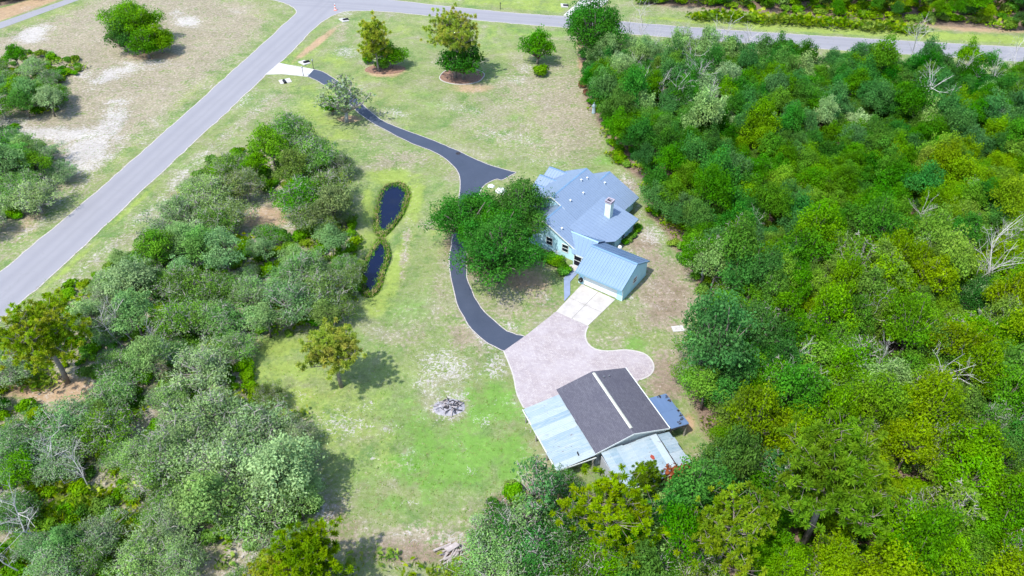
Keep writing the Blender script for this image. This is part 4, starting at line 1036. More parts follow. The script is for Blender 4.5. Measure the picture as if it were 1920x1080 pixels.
# --- trees that stand on their own
T = tree
sn = [(1205, 120, .8), (1225, 140, .8), (1235, 95, .7), (1255, 125, .7), (1262, 105, .8), (1310, 140, .8), (1340, 135, .9), (1360, 150, .8), (1290, 155, .8), (1250, 165, .8), (1330, 190, .8), (1900, 190, .8), (1780, 170, .9), (1245, 110, .9), (1290, 130, 1), (1325, 118, .9), (1345, 105, 1.0), (1300, 165, 1.1), (1265, 150, .8), (1240, 180, .9), (1275, 185, .9), (1320, 160, .8), (1215, 165, .8), (1390, 85, 1.1), (1350, 85, 1.2), (1190, 45, 1.1), (1200, 60, .9), (1282, 65, .8), (1710, 100, 1.1), (1715, 200, 1.3), (1800, 140, 1), (1830, 150, 1),
      (1850, 140, .9), (1905, 120, 1), (1870, 225, .8), (1730, 405, .9), (1770, 450, 1.1), (1455, 460, .8), (1590, 500, .7), (1860, 520, 1.1), (1830, 530, 1), (1880, 500, 1), (1895, 470, .9), (1565, 610, .7), (1600, 600, .8), (1640, 680, .8), (1480, 680, .8), (1400, 410, .7), (1415, 415, .7), (1375, 860, .8), (1500, 740, .9), (1850, 600, .8),
      (230, 590, .8), (210, 600, .8), (290, 625, .8), (270, 600, .7), (85, 830, .8), (140, 870, .7), (50, 960, .9), (15, 1030, .8), (980, 1000, .7), (940, 950, .7), (1745, 730, .9), (1440, 800, .7), (300, 540, .6), (330, 650, .7), (1000, 965, .6), (1120, 1040, .6)]
SNP = [ground_at(x, y, 4.5) for x, y, _ in sn]
EDGES = [('at the lawn edge', [(480, 660), (470, 720), (510, 780), (570, 840), (600, 900), (570, 1010), (540, 625), (640, 600)]), ('at the pond bank', [(665, 440), (672, 500), (660, 350)]), ('on the road side', [(90, 575), (200, 510), (290, 430), (400, 310), (500, 240)]),
         ('facing the yard', [(1310, 560), (1325, 640), (1290, 710), (1290, 780), (1260, 470)]), ('facing the house', [(1195, 335), (1215, 380), (1150, 290), (1110, 190)]), ('on the main road side', [(1327, 124), (1540, 142), (1750, 152), (1920, 165), (1430, 130)])]
EDGES += [('beside the dense dark pine', [(1530, 1020), (1590, 1010), (1620, 960)]), ('beside the open-branched pine', [(1375, 1060), (1330, 1040)]), ('near the blue canopy', [(1325, 800)]), ('near the patchwork lean-to', [(1300, 900)])]
EDGES = [(n, wpoly(p)) for n, p in EDGES]
def lab_for(s, p, adj, noun, z, big, small, nb=''):
    """what one sees of a tree: its size, its colour, what it stands beside"""
    size = 'broad' if s > big else ('small' if s < small else '')
    d = min(math.hypot(p.x - q.x, p.y - q.y) for q in SNP)
    extra = ''
    for n, pts in EDGES:
        if min(math.hypot(p.x - a, p.y - b) for a, b in pts) < 5.5: extra = n; break
    if not extra and d < 3.6: extra = 'beside a dead tree'
    if not extra: extra = nb
    lab = ' '.join(f'{size} {adj} {noun} {extra} {z}'.split())
    return lab, 'tree', ' '.join(f'{size} {adj} {noun}s {extra} {z}'.split())
for (x, y, zc, s, m, lab) in [
        (880, 400, 5.8, .92, 'leaf_oak', 'huge dark green oak covering the asphalt drive beside the small pond'),
        (974, 390, 5.8, .88, 'leaf_oak', 'huge dark green oak whose crown touches the sky-tinted house roof'),
        (932, 468, 5.4, 1.06, 'leaf_oak', 'huge dark green oak over the drive bend, in front of the two other huge oaks')]:
    T('oak_tree', BIG[(x // 7) % 3], ground_at(x, y, zc), s, lab, 'tree', 'huge oaks over the drive', M[m])
T('oak_tree', BIG[2], ground_at(925, 415, 6.2), .8, 'highest oak crown in the middle of the huge oak cluster by the house', 'tree', 'huge oaks over the drive', M['leaf_oak'])
T('oak_tree', BIG[0], ground_at(1112, 62, 5.5), 1.2, 'large dark green oak overlapping the main road at the corner of the wood', 'tree', None, M['leaf_dark'])
T('oak_tree', MED[0], ground_at(868, 122, 3.0), 1.32, 'round dark green tree in a ring-edged bed under a tall pine', 'tree', None, M['leaf_dark'])
T('oak_tree', MED[1], ground_at(1008, 92, 3.2), 1.12, 'upright dark green tree standing alone on the lawn with a low bush at its foot', 'tree', None, M['leaf_mid'])
T('oak_tree', BIG[1], ground_at(248, 50, 3.6), 1.12, 'large oak of the clump alone on the sandy lot', 'tree', None, M['leaf_lit'], rz=1, sz=.85)
T('oak_tree', MED[0], ground_at(275, 92, 2.0), 1.1, 'mid green low tree between the dark and the bright tree of the lone clump', 'tree', None, M['leaf_mid'])
T('oak_tree', MED[1], ground_at(232, 80, 2.0), 1.15, 'darker lower tree of the clump alone on the sandy lot', 'tree', None, M['leaf_dark'])
T('oak_tree', MED[0], ground_at(302, 84, 1.8), 1.0, 'bright green low tree of the clump alone on the sandy lot', 'tree', None, M['leaf_bright'])
T('multi_stem_tree', make_crown('crown', 101, 2.7, 7.2, .6, 34, 34, .36, M['leaf_sage'], squash=1.0, twigs=30, trunk_mat=M['bark_pale'], trunk_r=.22, moss=.25), ground_at(643, 186, 4.5), 1.5, 'thin grey-green tree of many pale stems beside the curving asphalt drive', 'tree', None, M['leaf_lit_olive'], rz=.4, sz=1.15)
T('bush', MED[1], ground_at(622, 204, 1.2), .55, 'dark bush at the foot of the thin many-stemmed tree', 'bush', None, M['leaf_mid'])
T('bush', MED[1], ground_at(735, 112, 1.6), .92, 'glossy bright green bush beside the thin pine on the lawn', 'bush', None, M['leaf_bright'])
T('pine_tree', PINE[0], ground_at(624, 645, 7), 1.0, 'golden green pine alone on the lawn casting a shadow below the ponds', 'pine tree', None, M['needle_gold'])
T('pine_tree', PINE[1], ground_at(70, 612, 9), 1.02, 'broad golden pine at the road edge of the thicket', 'pine tree', None, M['needle_gold'])
T('pine_tree', PINE[1], ground_at(850, 58, 9.5), 1.15, 'pale tall pine rising behind the tree in the ring-edged bed', 'pine tree', None, M['needle_gold'], rz=2)
T('pine_tree', PINE[5], ground_at(706, 84, 5.5), 1.0, 'tall thin pine on the lawn with a glossy bush at its foot', 'pine tree', None, M['needle_gold'])
T('pine_tree', PINE[2], ground_at(1560, 895, 11.5), .98, 'largest dense dark pine standing in the wood beyond the shed', 'pine tree', None, M['needle_dark'], rz=.5)
T('pine_tree', PINE[3], ground_at(1375, 965, 9.5), .88, 'open-branched pine with bare pale limbs beside the dense pine in the wood', 'pine tree', None, M['needle'], rz=2.2)
T('pine_tree', PINE[3], ground_at(1158, 948, 8.5), .90, 'sprawling pine whose tufted limbs hang over the patchwork lean-to', 'pine tree', None, M['needle'], rz=.3)
T('pine_tree', PINE[0], ground_at(572, 1040, 6), 1.0, 'yellow-green pine at the lower end of the lawn beside the thicket', 'pine tree', None, M['needle'], rz=4)
T('pine_tree', PINE[0], ground_at(515, 1068, 5), .75, 'small golden pine among palmettos near the sandy track', 'pine tree', None, M['needle_gold'])
T('pine_tree', PINE[0], ground_at(660, 1130, 5), .6, 'small pine at the lowest edge of the lawn', 'pine tree', None, M['needle_dark'])
T('pine_tree', PINE[4], ground_at(1215, 868, 6), .5, 'slender young pine standing against the patchwork lean-to roof', 'pine tree', None, M['needle_dark'])
T('pine_tree', PINE[0], ground_at(575, 1085, 4), .6, 'young pine in front of the yellow-green pine by the lawn', 'pine tree', None, M['needle_dark'])

used_xy = [(-99, -99)]
# --- thicket of grey-green oaks between the road and the lawn
rw = random.Random(11)
oaks = [(540, 240, 1.15), (588, 285, 1.2), (512, 290, .95), (612, 345, 1.15), (562, 365, 1.1), (634, 302, .8), (625, 395, 1.0), (578, 405, .9), (550, 325, .9), (395, 355, 1.1), (430, 395, 1.0), (330, 395, 1.0), (300, 440, 1.0), (425, 312, .85), (458, 345, .95), (365, 345, .8), (400, 415, .9), (360, 430, 1.0), (345, 470, .9), (480, 315, .7),
        (425, 492, 1.05), (562, 502, 1.15), (622, 458, .8), (540, 555, 1.3), (608, 545, 1.15), (470, 550, 1.0), (380, 480, 1.0), (300, 485, 1.0), (350, 530, 1.1), (250, 540, 1.0), (200, 565, .9), (170, 610, .9), (255, 600, 1.0), (330, 600, 1.05), (405, 590, 1.05),
        (375, 680, 1.1), (440, 645, .75), (640, 575, .7), (500, 605, .8), (400, 535, .95), (210, 725, 1.0), (125, 785, 1.15), (60, 770, 1.0), (185, 800, 1.05), (30, 850, 1.1), (100, 870, 1.0), (400, 775, 1.25), (465, 800, 1.15), (345, 835, 1.3), (300, 885, 1.25), (430, 870, 1.35), (530, 900, 1.2),
        (400, 955, 1.2), (480, 955, 1.15), (320, 975, 1.1), (250, 850, .9), (185, 900, .9), (560, 850, .75), (20, 960, 1.0), (560, 945, .8), (260, 1040, 1.1), (180, 1000, .95), (340, 1050, .9), (100, 1060, 1.0), (505, 735, .6), (20, 690, .8)]
placed = []
def zone_w(x, y):
    if y < 330 and x > 470: return 'in the stand above the sandy glade'
    if x > 490 and y < 660: return 'in the thicket beside the ponds'
    if y < 520: return 'in the thicket along the road verge'
    if y < 760: return 'in the thicket between road and lawn'
    if x > 380: return 'in the thicket beside the lower lawn'
    return 'in the thicket corner among palmettos'
def add_oak(x, y, s, i):
    f = math.sin(x * .021 + 1) * math.cos(y * .017) + rw.uniform(-.5, .5)
    if y < 430 and x > 470: m, ad = ('leaf_lit_olive', 'olive green') if f > .1 else ('leaf_lit', 'fresh green')
    elif y > 760 and x > 230: m, ad = ('leaf_sage', 'pale grey-green') if f > -.6 else ('leaf_lit', 'fresh green')
    elif f > .25: m, ad = 'leaf_sage', 'pale grey-green'
    elif f > -.3: m, ad = 'leaf_lit_cool', 'silvery green'
    elif f > -.75: m, ad = 'leaf_lit', 'fresh green'
    else: m, ad = 'leaf_lit_olive', 'olive green'
    z = zone_w(x, y); p = ground_at(x, y, 3.3 * s)
    T('live_oak', OAK[i % 6] if rw.random() < .8 else BL[i % 8], p, s, *lab_for(s, p, f'{ad}', 'oak', z, 1.05, .8), M[m], rng=rw)
    placed.append((p.x, p.y, s))
def cleared(x, y): return any(((x - c[0]) / rx) ** 2 + ((y - c[1]) / ry) ** 2 < 1 for c, rx, ry in CLEAR)
CLEAR = [((125, 925), 95, 42), ((250, 985), 50, 26), ((30, 1040), 50, 24), ((95, 745), 80, 30)]
for i, (x, y, s) in enumerate(o for o in oaks if not cleared(o[0], o[1])): add_oak(x, y, s * (.95 if y > 420 else 1.05) * (.8 if x < 345 and y > 840 else 1), i)
def glade(x, y): return any(((x - c[0]) / (rx * 1.2)) ** 2 + ((y - c[1]) / (ry * 1.35)) ** 2 < 1 for c, rx, ry in GLADES)
tries = 0; n_add = 0
while n_add < 52 and tries < 6000:
    tries += 1; x, y = rw.uniform(-60, 660), rw.uniform(300, 1120)
    if not inside(WOOD_W, x, y) or cleared(x, y) or glade(x, y + 22) or (x < 330 and y > 860 and rw.random() < .75): continue
    s = rw.uniform(.45, .8); p = ground_at(x, y, 3.2 * s)
    if min(math.hypot(p.x - a, p.y - b) / (s + c) for a, b, c in placed) < 1.3: continue
    add_oak(x, y, s, tries); n_add += 1
# clumps on the sandy lot
for (poly, nm, n) in ((CLUMP_A, 'in the scrub patch on the sandy lot across the road', 17), (CLUMP_B, 'in the scrub patch beside the bare sand across the road', 18)):
    loc_p = []; tries = 0
    while len(loc_p) < n and tries < 2000:
        tries += 1; x, y = rw.uniform(-50, 165), rw.uniform(95, 430)
        if not inside(poly, x, y): continue
        s = rw.uniform(.7, 1.15) * (1.12 if y > 230 else .95); p = ground_at(x, y, 2.6 * s)
        if loc_p and min(math.hypot(p.x - a, p.y - b) / (s + c) for a, b, c in loc_p) < 1.05: continue
        m, ad = rw.choice([('leaf_lit', 'fresh green'), ('leaf_mid', 'deep green'), ('leaf_lit_cool', 'silvery green'), ('leaf_sage', 'pale grey-green'), ('leaf_bright', 'bright green')])
        T('scrub_oak', (OAK + BL)[tries % 13], p, s * .92, f'{ad} scrub oak {nm}', 'tree', f'{ad} scrub oaks {nm}', M[m], rng=rw, sz=s * .85); loc_p.append((p.x, p.y, s))
# oaks past the shed
for i, (x, y, s, m, ad) in enumerate([(945, 985, .95, 'leaf_blue', 'cool green'), (1010, 930, 1.0, 'leaf_blue', 'cool green'), (930, 1050, 1.0, 'leaf_sage', 'pale grey-green'), (1010, 1030, 1.05, 'leaf_blue', 'cool green'), (1075, 985, .9, 'leaf_mid', 'deep green'), (1080, 1060, 1.0, 'leaf_mid', 'deep green'),
        (1060, 900, .55, 'leaf_mid', 'deep green'), (1150, 1050, .8, 'leaf_olive', 'olive green'), (1230, 985, .8, 'leaf_mid', 'deep green'), (1230, 1060, 1.0, 'leaf_mid', 'deep green'), (985, 975, .8, 'leaf_sage', 'pale grey-green'), (905, 1000, .6, 'leaf_sage', 'pale grey-green'), (1300, 1050, .9, 'leaf_bright', 'bright green'), (890, 1075, .7, 'leaf_olive', 'olive green')]):
    T('live_oak', (SPARSE[i % 3] if i in (1, 10, 11) else OAK[i % 6]), ground_at(x, y, 4 * s), s, f'{ad} oak with twisted pale limbs in the wood edge below the shed', 'tree', f'{ad} oaks below the shed', M[m], rng=rw)

# --- the large wood: the trees that show largest are individuals, the rest one mass
rf = random.Random(23)
SPEC = {'dark': ('leaf_dark', 'dark green'), 'mid': ('leaf_mid', 'mid green'), 'bright': ('leaf_bright', 'fresh green'), 'yellow': ('leaf_yellow', 'yellow-green'), 'blue': ('leaf_blue', 'blue-green'), 'sage': ('leaf_sage', 'grey-green'), 'olive': ('leaf_olive', 'olive')}
def species_e(x, y):
    n = math.sin(x * .013 + y * .006) + .7 * math.sin(y * .019 - x * .007 + 2) + rf.uniform(-.8, .8)
    if y < 100: pool = ['mid', 'bright', 'dark', 'mid', 'blue']
    elif x < 1420 and y < 300: pool = ['mid', 'blue', 'sage', 'blue', 'mid']
    elif y < 330: pool = ['blue', 'dark', 'mid', 'blue', 'mid']
    elif x < 1500 and y < 780: pool = ['dark', 'mid', 'bright', 'blue', 'mid']
    elif x < 1400: pool = ['mid', 'blue', 'olive', 'mid', 'bright']
    else: pool = ['mid', 'bright', 'yellow', 'bright', 'yellow']
    return pool[int(max(0, min(4, (n + 2.0) / 4 * 5)))] if rf.random() < .8 else rf.choice(['mid', 'bright', 'blue', 'mid', 'bright', 'dark', 'sage'])
def zone_e(x, y):
    if y < 190: return 'in the wood along the main road'
    if x < 1420 and y < 480: return 'in the wood beside the house'
    if x < 1450 and y < 780: return 'in the wood facing the garage'
    if y > 780 and x < 1480: return 'in the wood past the shed'
    if y > 700: return 'in the lower large wood'
    return 'deep inside the large wood'
cand = []
def in_view(X, Y, z=4):
    px, py = PX(X, Y, z); return -50 < px < 1970 and -60 < py < 1140
for W, sp_ in ((W_FE, 2.75), (W_FN, 4.0), (W_FNW, 4.0)):
    xs_ = [p[0] for p in W]; ys_ = [p[1] for p in W]
    y = max(20, min(ys_)); row = 0
    while y < min(215, max(ys_)):
        x = max(-170, min(xs_)) + (row % 2) * sp_ * .5
        while x < min(180, max(xs_)):
            X, Y = x + rf.uniform(-.36, .36) * sp_, y + rf.uniform(-.36, .36) * sp_
            if inside(W, X, Y) and in_view(X, Y):
                px, py = PX(X, Y)
                cand.append((X, Y, px, py, W))
            x += sp_
        y += sp_ * .87; row += 1
big_pines = [ground_at(1558, 888, 12), ground_at(1375, 965, 9.5)]
rest = []
cand = [c for c in cand if rf.random() > .07 and min(math.hypot(c[0] - q.x, c[1] - q.y) for q in big_pines) > 2.0]
edge = lambda c: 0
for c in cand:
    pass
cand.sort(key=lambda c: c[1])                     # distance: the nearest show largest
n_ind = 0
sps = [species_e(c[2], c[3]) if c[4] is W_FE else rf.choice(['mid', 'bright', 'olive', 'mid', 'dark', 'yellow']) for c in cand]
for ci, c in enumerate(cand):
    X, Y, px, py, W = c
    sp = sps[ci]
    s = rf.uniform(.5, .9) * (1.25 if rf.random() < .16 else 1)
    if W is W_FE and n_ind < 300:
        mt, ad = SPEC[sp]; z = zone_e(px, py)
        near = sorted((math.hypot(cand[k][0] - X, cand[k][1] - Y), k) for k in range(max(0, ci - 60), min(len(cand), ci + 60)) if k != ci)
        other = [SPEC[sps[k]][1] for d_, k in near[:4] if sps[k] != sp]
        nb = f'by a {other[0]} one' if other else 'among its kind'
        sparse = rf.random() < .09
        v = SPARSE[rf.randrange(3)] if sparse else (BL[rf.randrange(8)] if rf.random() < .88 else OAK[rf.randrange(5)])
        kind = 'thin-leaved' if sparse else 'leafy'
        T('broadleaf_tree', v, (X, Y, 0), s, *lab_for(s, Vector((X, Y, 0)), f'{ad} {kind}', 'tree', z, .88, .64, nb), M[mt], rng=rf, sz=s * rf.uniform(.8, 1.6)); n_ind += 1
    else:
        rest.append((X, Y, 0, s, sp, rf.randrange(3), s * rf.uniform(.8, 1.55)))

def scatter(name, pts, table, kind='stuff'):
    """points -> instances of (object, material) by the key and variant kept on each point; one object"""
    keys = sorted({(p[4], p[5]) for p in pts}); idx = {k: i for i, k in enumerate(keys)}
    me = bpy.data.meshes.new(name); me.vertices.add(len(pts))
    me.vertices.foreach_set('co', np.array([p[:3] for p in pts], dtype=np.float32).ravel())
    for an, av in (('k_idx', [idx[(p[4], p[5])] for p in pts]), ('k_s', [p[3] for p in pts]), ('k_sz', [p[6] for p in pts]), ('k_rot', [random.uniform(0, 6.28) for p in pts])):
        a = me.attributes.new(an, 'FLOAT', 'POINT'); a.data.foreach_set('value', np.array(av, dtype=np.float32))
    o = obj(name, me); o['kind'] = kind
    ng = bpy.data.node_groups.new(name + '_nodes', 'GeometryNodeTree')
    ng.interface.new_socket('Geometry', in_out='INPUT', socket_type='NodeSocketGeometry'); ng.interface.new_socket('Geometry', in_out='OUTPUT', socket_type='NodeSocketGeometry')
    N = ng.nodes; Lk = ng.links; gi = N.new('NodeGroupInput'); go = N.new('NodeGroupOutput'); jn = N.new('GeometryNodeJoinGeometry')
    def att(nm):
        k = N.new('GeometryNodeInputNamedAttribute'); k.data_type = 'FLOAT'; k.inputs['Name'].default_value = nm; return k.outputs[0]
    ai, as_, az, ar = att('k_idx'), att('k_s'), att('k_sz'), att('k_rot')
    cs = N.new('ShaderNodeCombineXYZ'); Lk.new(as_, cs.inputs[0]); Lk.new(as_, cs.inputs[1]); Lk.new(az, cs.inputs[2])
    cr = N.new('ShaderNodeCombineXYZ'); Lk.new(ar, cr.inputs[2])
    for kk, i in idx.items():
        src, mat = table(kk)
        cmpn = N.new('FunctionNodeCompare'); cmpn.data_type = 'FLOAT'; cmpn.operation = 'EQUAL'; cmpn.inputs['Epsilon'].default_value = .1
        Lk.new(ai, cmpn.inputs[0]); cmpn.inputs[1].default_value = float(i)
        ip = N.new('GeometryNodeInstanceOnPoints'); oi = N.new('GeometryNodeObjectInfo'); oi.inputs[0].default_value = src; oi.transform_space = 'ORIGINAL'
        Lk.new(gi.outputs[0], ip.inputs['Points']); Lk.new(cmpn.outputs[0], ip.inputs['Selection']); Lk.new(oi.outputs['Geometry'], ip.inputs['Instance'])
        Lk.new(cr.outputs[0], ip.inputs['Rotation']); Lk.new(cs.outputs[0], ip.inputs['Scale'])
        if mat:
            sm = N.new('GeometryNodeSetMaterial'); sm.inputs['Material'].default_value = mat; Lk.new(ip.outputs[0], sm.inputs['Geometry']); Lk.new(sm.outputs[0], jn.inputs[0])
        else: Lk.new(ip.outputs[0], jn.inputs[0])
    Lk.new(jn.outputs[0], go.inputs[0])
    md = o.modifiers.new('scatter', 'NODES'); md.node_group = ng
    return o
# a placed crown of each leafy shape serves as the pattern
def crown_of(me): return next(o for o in scn.objects if o.type == 'MESH' and o.data is me)
bl_src = [crown_of(BL[i][0]) for i in range(8)]
scatter('distant_wood', rest, lambda k: (bl_src[(k[1] * 2 + len(k[0])) % 8], M[SPEC[k[0]][0]]))
print('wood individuals', n_ind, 'rest', len(rest), 'oaks', len(placed))

# --- shrubs and palmettos that can be picked out
def plant(name, me, loc, s, label, cat, group=None, mat=None, sz=None, part='foliage'):
    e = empty(name, loc, random.uniform(0, 6.28)); e.scale = (s, s, sz or s)
    c = obj('fronds' if name == 'palmetto' else 'foliage', me, e)
    if mat and mat is not me.materials[0]:
        c.material_slots[0].link = 'OBJECT'; c.material_slots[0].material = mat
    return tag(e, label, cat, group)
for (x, y, s, m, lab) in [(1015, 136, 1.05, 'leaf_bright', 'low bright bush at the foot of the upright lawn tree'), (690, 112, .8, 'leaf_mid', 'small dark bush under the thin pine'),
                          (718, 122, .9, 'leaf_bright', 'low spreading bush on the mulch beneath the thin pine'), (1272, 905, 1.3, 'rust_leaf', 'red-brown dead bush below the lean-to corner'), (1180, 985, .9, 'rust_leaf', 'brown dead bush beneath the sprawling pine'),
                          (1255, 935, 1.1, 'leaf_olive', 'dull olive bush beside the red-brown dead bush')]:
    plant('bush', SHR[x % 3], ground_at(x, y, .6), s * 1.6, lab, 'bush', None, M[m])
for k, (x, y) in enumerate([(1012, 474), (1021, 480), (1031, 486), (1041, 492), (1052, 497), (1063, 502), (1047, 486), (1035, 479), (1057, 508)]):
    plant('hedge_bush', SHR[k % 3], ground_at(x, y, .5), .85, 'clipped green bush of the row below the house windows', 'bush', 'bushes below the house windows', M['leaf_mid'] if k % 3 else M['leaf_bright'], .75)
for k, (x, y) in enumerate([(1172, 452), (1179, 447), (1187, 440), (1193, 432), (1198, 424)]):
    plant('hedge_bush', SHR[k % 3], ground_at(x, y, .4), .62, 'low green bush in the row along the house side wall', 'bush', 'bushes along the house side wall', M['leaf_bright'] if k % 2 else M['leaf_mid'], .6)
pq = random.Random(8)
pp = [(c[0] + pq.uniform(-.8, .8) * rx, c[1] + 14 + pq.uniform(-.8, .9) * ry) for (c, rx, ry), n in ((((125, 925), 95, 42), 26), (((250, 985), 50, 26), 9), (((30, 1040), 50, 24), 8), (((80, 700), 70, 14), 6)) for _ in range(n)]
pp += [(123, 893), (117, 917), (105, 905), (70, 987), (237, 967), (250, 975), (7, 1040), (26, 1032), (150, 940), (423, 1050), (73, 700), (62, 712), (150, 672), (140, 115), (150, 122), (132, 110), (15, 182), (28, 188), (95, 190), (105, 182), (640, 1075), (725, 1042), (655, 1060), (780, 1070), (820, 1072), (845, 1066), (860, 1075),
      (905, 1060), (12, 352), (30, 356), (165, 960), (90, 950), (215, 930), (310, 955), (1150, 292), (1158, 300), (1142, 285), (1262, 402), (1258, 420), (1248, 395), (1330, 905), (560, 770), (500, 975), (520, 985)]
for k, (x, y) in enumerate(pp):
    z = 'beside the house path' if 1100 < x < 1300 and y < 500 else ('on the lot across the road' if y < 400 else ('at the bottom edge of the lawn' if x > 600 else 'in the low corner thicket'))
    plant('palmetto', PALM[k % 3], ground_at(x, y, .7), random.uniform(.7, 1.15), f'yellow-green fan-leaved palmetto clump {z}', 'palmetto', f'palmetto clumps {z}', M['palm'])
rv = random.Random(3)
for k in range(70):
    f = k / 69; x = 1300 + 420 * f + rv.uniform(-8, 8); y = 27 + 27 * f + rv.uniform(-3, 5)
    plant('palmetto', PALM[k % 3], ground_at(x, y, .7), rv.uniform(1.1, 1.9), 'bright yellow-green palmetto on the far verge of the main road', 'palmetto', 'palmettos on the far verge of the main road', M['palm'])

# --- dead trees
for k, (x, y, s) in enumerate(sn):
    if x > 1180 and y < 260: z = 'in the strip of wood along the main road'
    elif x > 1180: z = 'inside the large wood'
    elif x > 880: z = 'in the wood edge below the shed'
    else: z = 'in the thicket beside the side road'
    e = obj('dead_tree', SNAG[(k * 5 + 1) % 6], None, None, ground_at(x, y, 4.5)); e.rotation_euler = (rv.uniform(-.2, .2), rv.uniform(-.2, .2), rv.uniform(0, 6.28)); e.scale = (s * rv.uniform(.8, 1.2), s * rv.uniform(.8, 1.2), s * rv.uniform(.9, 1.35))
    tag(e, f'bleached leafless dead tree {z}', 'dead tree', f'dead trees {z}')

# --- undergrowth between the trees
ug = []
def fill(Wp, spacing, keys, smin, smax, lim=(-170, 180, 20, 205), skip=None):
    xs_ = [p[0] for p in Wp]; ys_ = [p[1] for p in Wp]; y = max(lim[2], min(ys_))
    while y < min(lim[3], max(ys_)):
        x = max(lim[0], min(xs_))
        while x < min(lim[1], max(xs_)):
            X, Y = x + rv.uniform(-.5, .5) * spacing, y + rv.uniform(-.5, .5) * spacing; x += spacing
            if not inside(Wp, X, Y) or not in_view(X, Y, 1): continue
            if skip and skip(*PX(X, Y)): continue
            s = rv.uniform(smin, smax); ug.append((X, Y, 0, s, rv.choice(keys), rv.randrange(2), s * rv.uniform(.7, 1.2)))
        y += spacing
fill(W_FE, 2.0, ['mid', 'dark', 'bright', 'mid', 'palm', 'bright', 'yellow'], .6, 1.4)
fill(W_WW, 1.6, ['bright', 'bright', 'yellow', 'palm', 'mid', 'palm', 'bright'], .5, 1.15, skip=glade)
fill(W_CA, 1.9, ['mid', 'bright', 'olive', 'palm', 'sage'], .6, 1.1); fill(W_CB, 1.9, ['mid', 'bright', 'olive', 'palm', 'sage'], .6, 1.1)
fill(W_SW, 1.9, ['mid', 'olive', 'olive', 'palm', 'sage', 'rust', 'bright'], .6, 1.2)
fill(W_FN, 3.0, ['mid', 'bright', 'yellow', 'palm', 'palm', 'olive'], 1.0, 1.7); fill(W_FNW, 3, ['mid', 'olive'], 1, 1.6)
SHR_OBJ = {0: next(o for o in scn.objects if o.data is SHR[0]), 1: next(o for o in scn.objects if o.data is SHR[1])}
PALM_OBJ = next(o for o in scn.objects if o.data is PALM[0])
def ug_tab(k):
    if k[0] == 'palm': return PALM_OBJ, M['palm']
    if k[0] == 'rust': return SHR_OBJ[k[1]], M['rust_leaf']
    return SHR_OBJ[k[1]], M[SPEC[k[0]][0]]
scatter('undergrowth', ug, ug_tab)
print('undergrowth', len(ug))

# --- reeds round the ponds, tufts on the lawns
def blades(name, P, h, mat, rng, n=7, wd=.045, spread=.25):
    P = np.repeat(np.asarray(P, dtype=float), n, axis=0); m = len(P)
    P[:, :2] += rng.normal(size=(m, 2)) * spread * .5
    a = rng.uniform(0, 2 * np.pi, m); lean = rng.uniform(.15, .8, (m, 1)); hh = h * rng.uniform(.5, 1.15, (m, 1))
    d = np.stack([np.cos(a), np.sin(a), np.zeros(m)], 1); s = np.stack([-np.sin(a), np.cos(a), np.zeros(m)], 1)
    up = np.array([0, 0, 1.0])
    b = P; mid = P + up * hh * .6 + d * lean * hh * .35; e = P + up * hh * .8 + d * lean * hh
    V = np.stack([b, mid + s * wd, e, mid - s * wd], 1).reshape(-1, 3); F = np.arange(m * 4).reshape(-1, 4)
    o = obj(name, mesh(name, V, F, [mat], None, attrs={'tint': np.repeat(rng.random(m), 4)})); o['kind'] = 'stuff'; return o
rn = np.random.default_rng(9)
tan = leafmat('dry_reed', (.24, .21, .09), (.42, .36, .19), None, .2)
R_ = []
for P_ in (POND1, POND2):
    g = smooth_line([(a.x, a.y) for a in gp(P_)], True, 8)
    cx = sum(q.x for q in g) / len(g); cy = sum(q.y for q in g) / len(g)
    for q in g:
        right = 1.0 if (q.x > cx or q.y < cy) else .45
        for k in range(int(5 * right) + 1):
            f = rn.uniform(.93, 1.10); R_.append((cx + (q.x - cx) * f, cy + (q.y - cy) * f, -.35))
blades('reeds', R_[::3], .5, tan, rn, 7, .035, .3); blades('pond_grass', [q for i, q in enumerate(R_) if i % 3], .4, M['leaf_bright'], rn, 7, .04, .6)
DRV = [(q.x, q.y) for q in dl + dr]; RDP = wpoly(ROAD_S + ROAD_N + ROAD_W); PD1 = wpoly(POND1); PD2 = wpoly(POND2)
for k in range(2):
    P_ = []
    for i in range(60000):
        x, y = rn.uniform(0, 1920), rn.uniform(-5, 1080)
        p = G(x, y)
        if rn.random() > .25: continue
        if any(inside(W, p.x, p.y) for W in (W_FE, W_WW, W_FN)): continue
        if x > 940 and y > 320 and inside([(940, 640), (1090, 520), (1010, 300), (1110, 300), (1230, 400), (1230, 500), (1160, 570), (1110, 640), (1230, 650), (1300, 800), (1290, 880), (1130, 920), (980, 780)], x, y): continue
        if x < 1000 and (inside(DRV, p.x, p.y) or inside(RDP, p.x, p.y) or inside(PD1, p.x, p.y) or inside(PD2, p.x, p.y)): continue
        P_.append((p.x, p.y, 0))
        if len(P_) > 4200: break
    rd = [q for q in P_]
    blades('grass_tufts', rd, .17 if k else .14, tan if k == 0 else M['leaf_bright'], rn, 4, .03, .2)

for k, (x, y, s) in enumerate([(1093, 158, 1.0), (1102, 172, .9), (1112, 165, .8), (1172, 160, .9), (1180, 80, .8), (1230, 95, .7), (1122, 185, .9)]):
    plant('dry_bush', SHR[k % 3], ground_at(x, y, .5), s, 'dry red-brown bush at the wood edge above the house', 'bush', 'dry bushes at the wood edge', M['rust_leaf'])

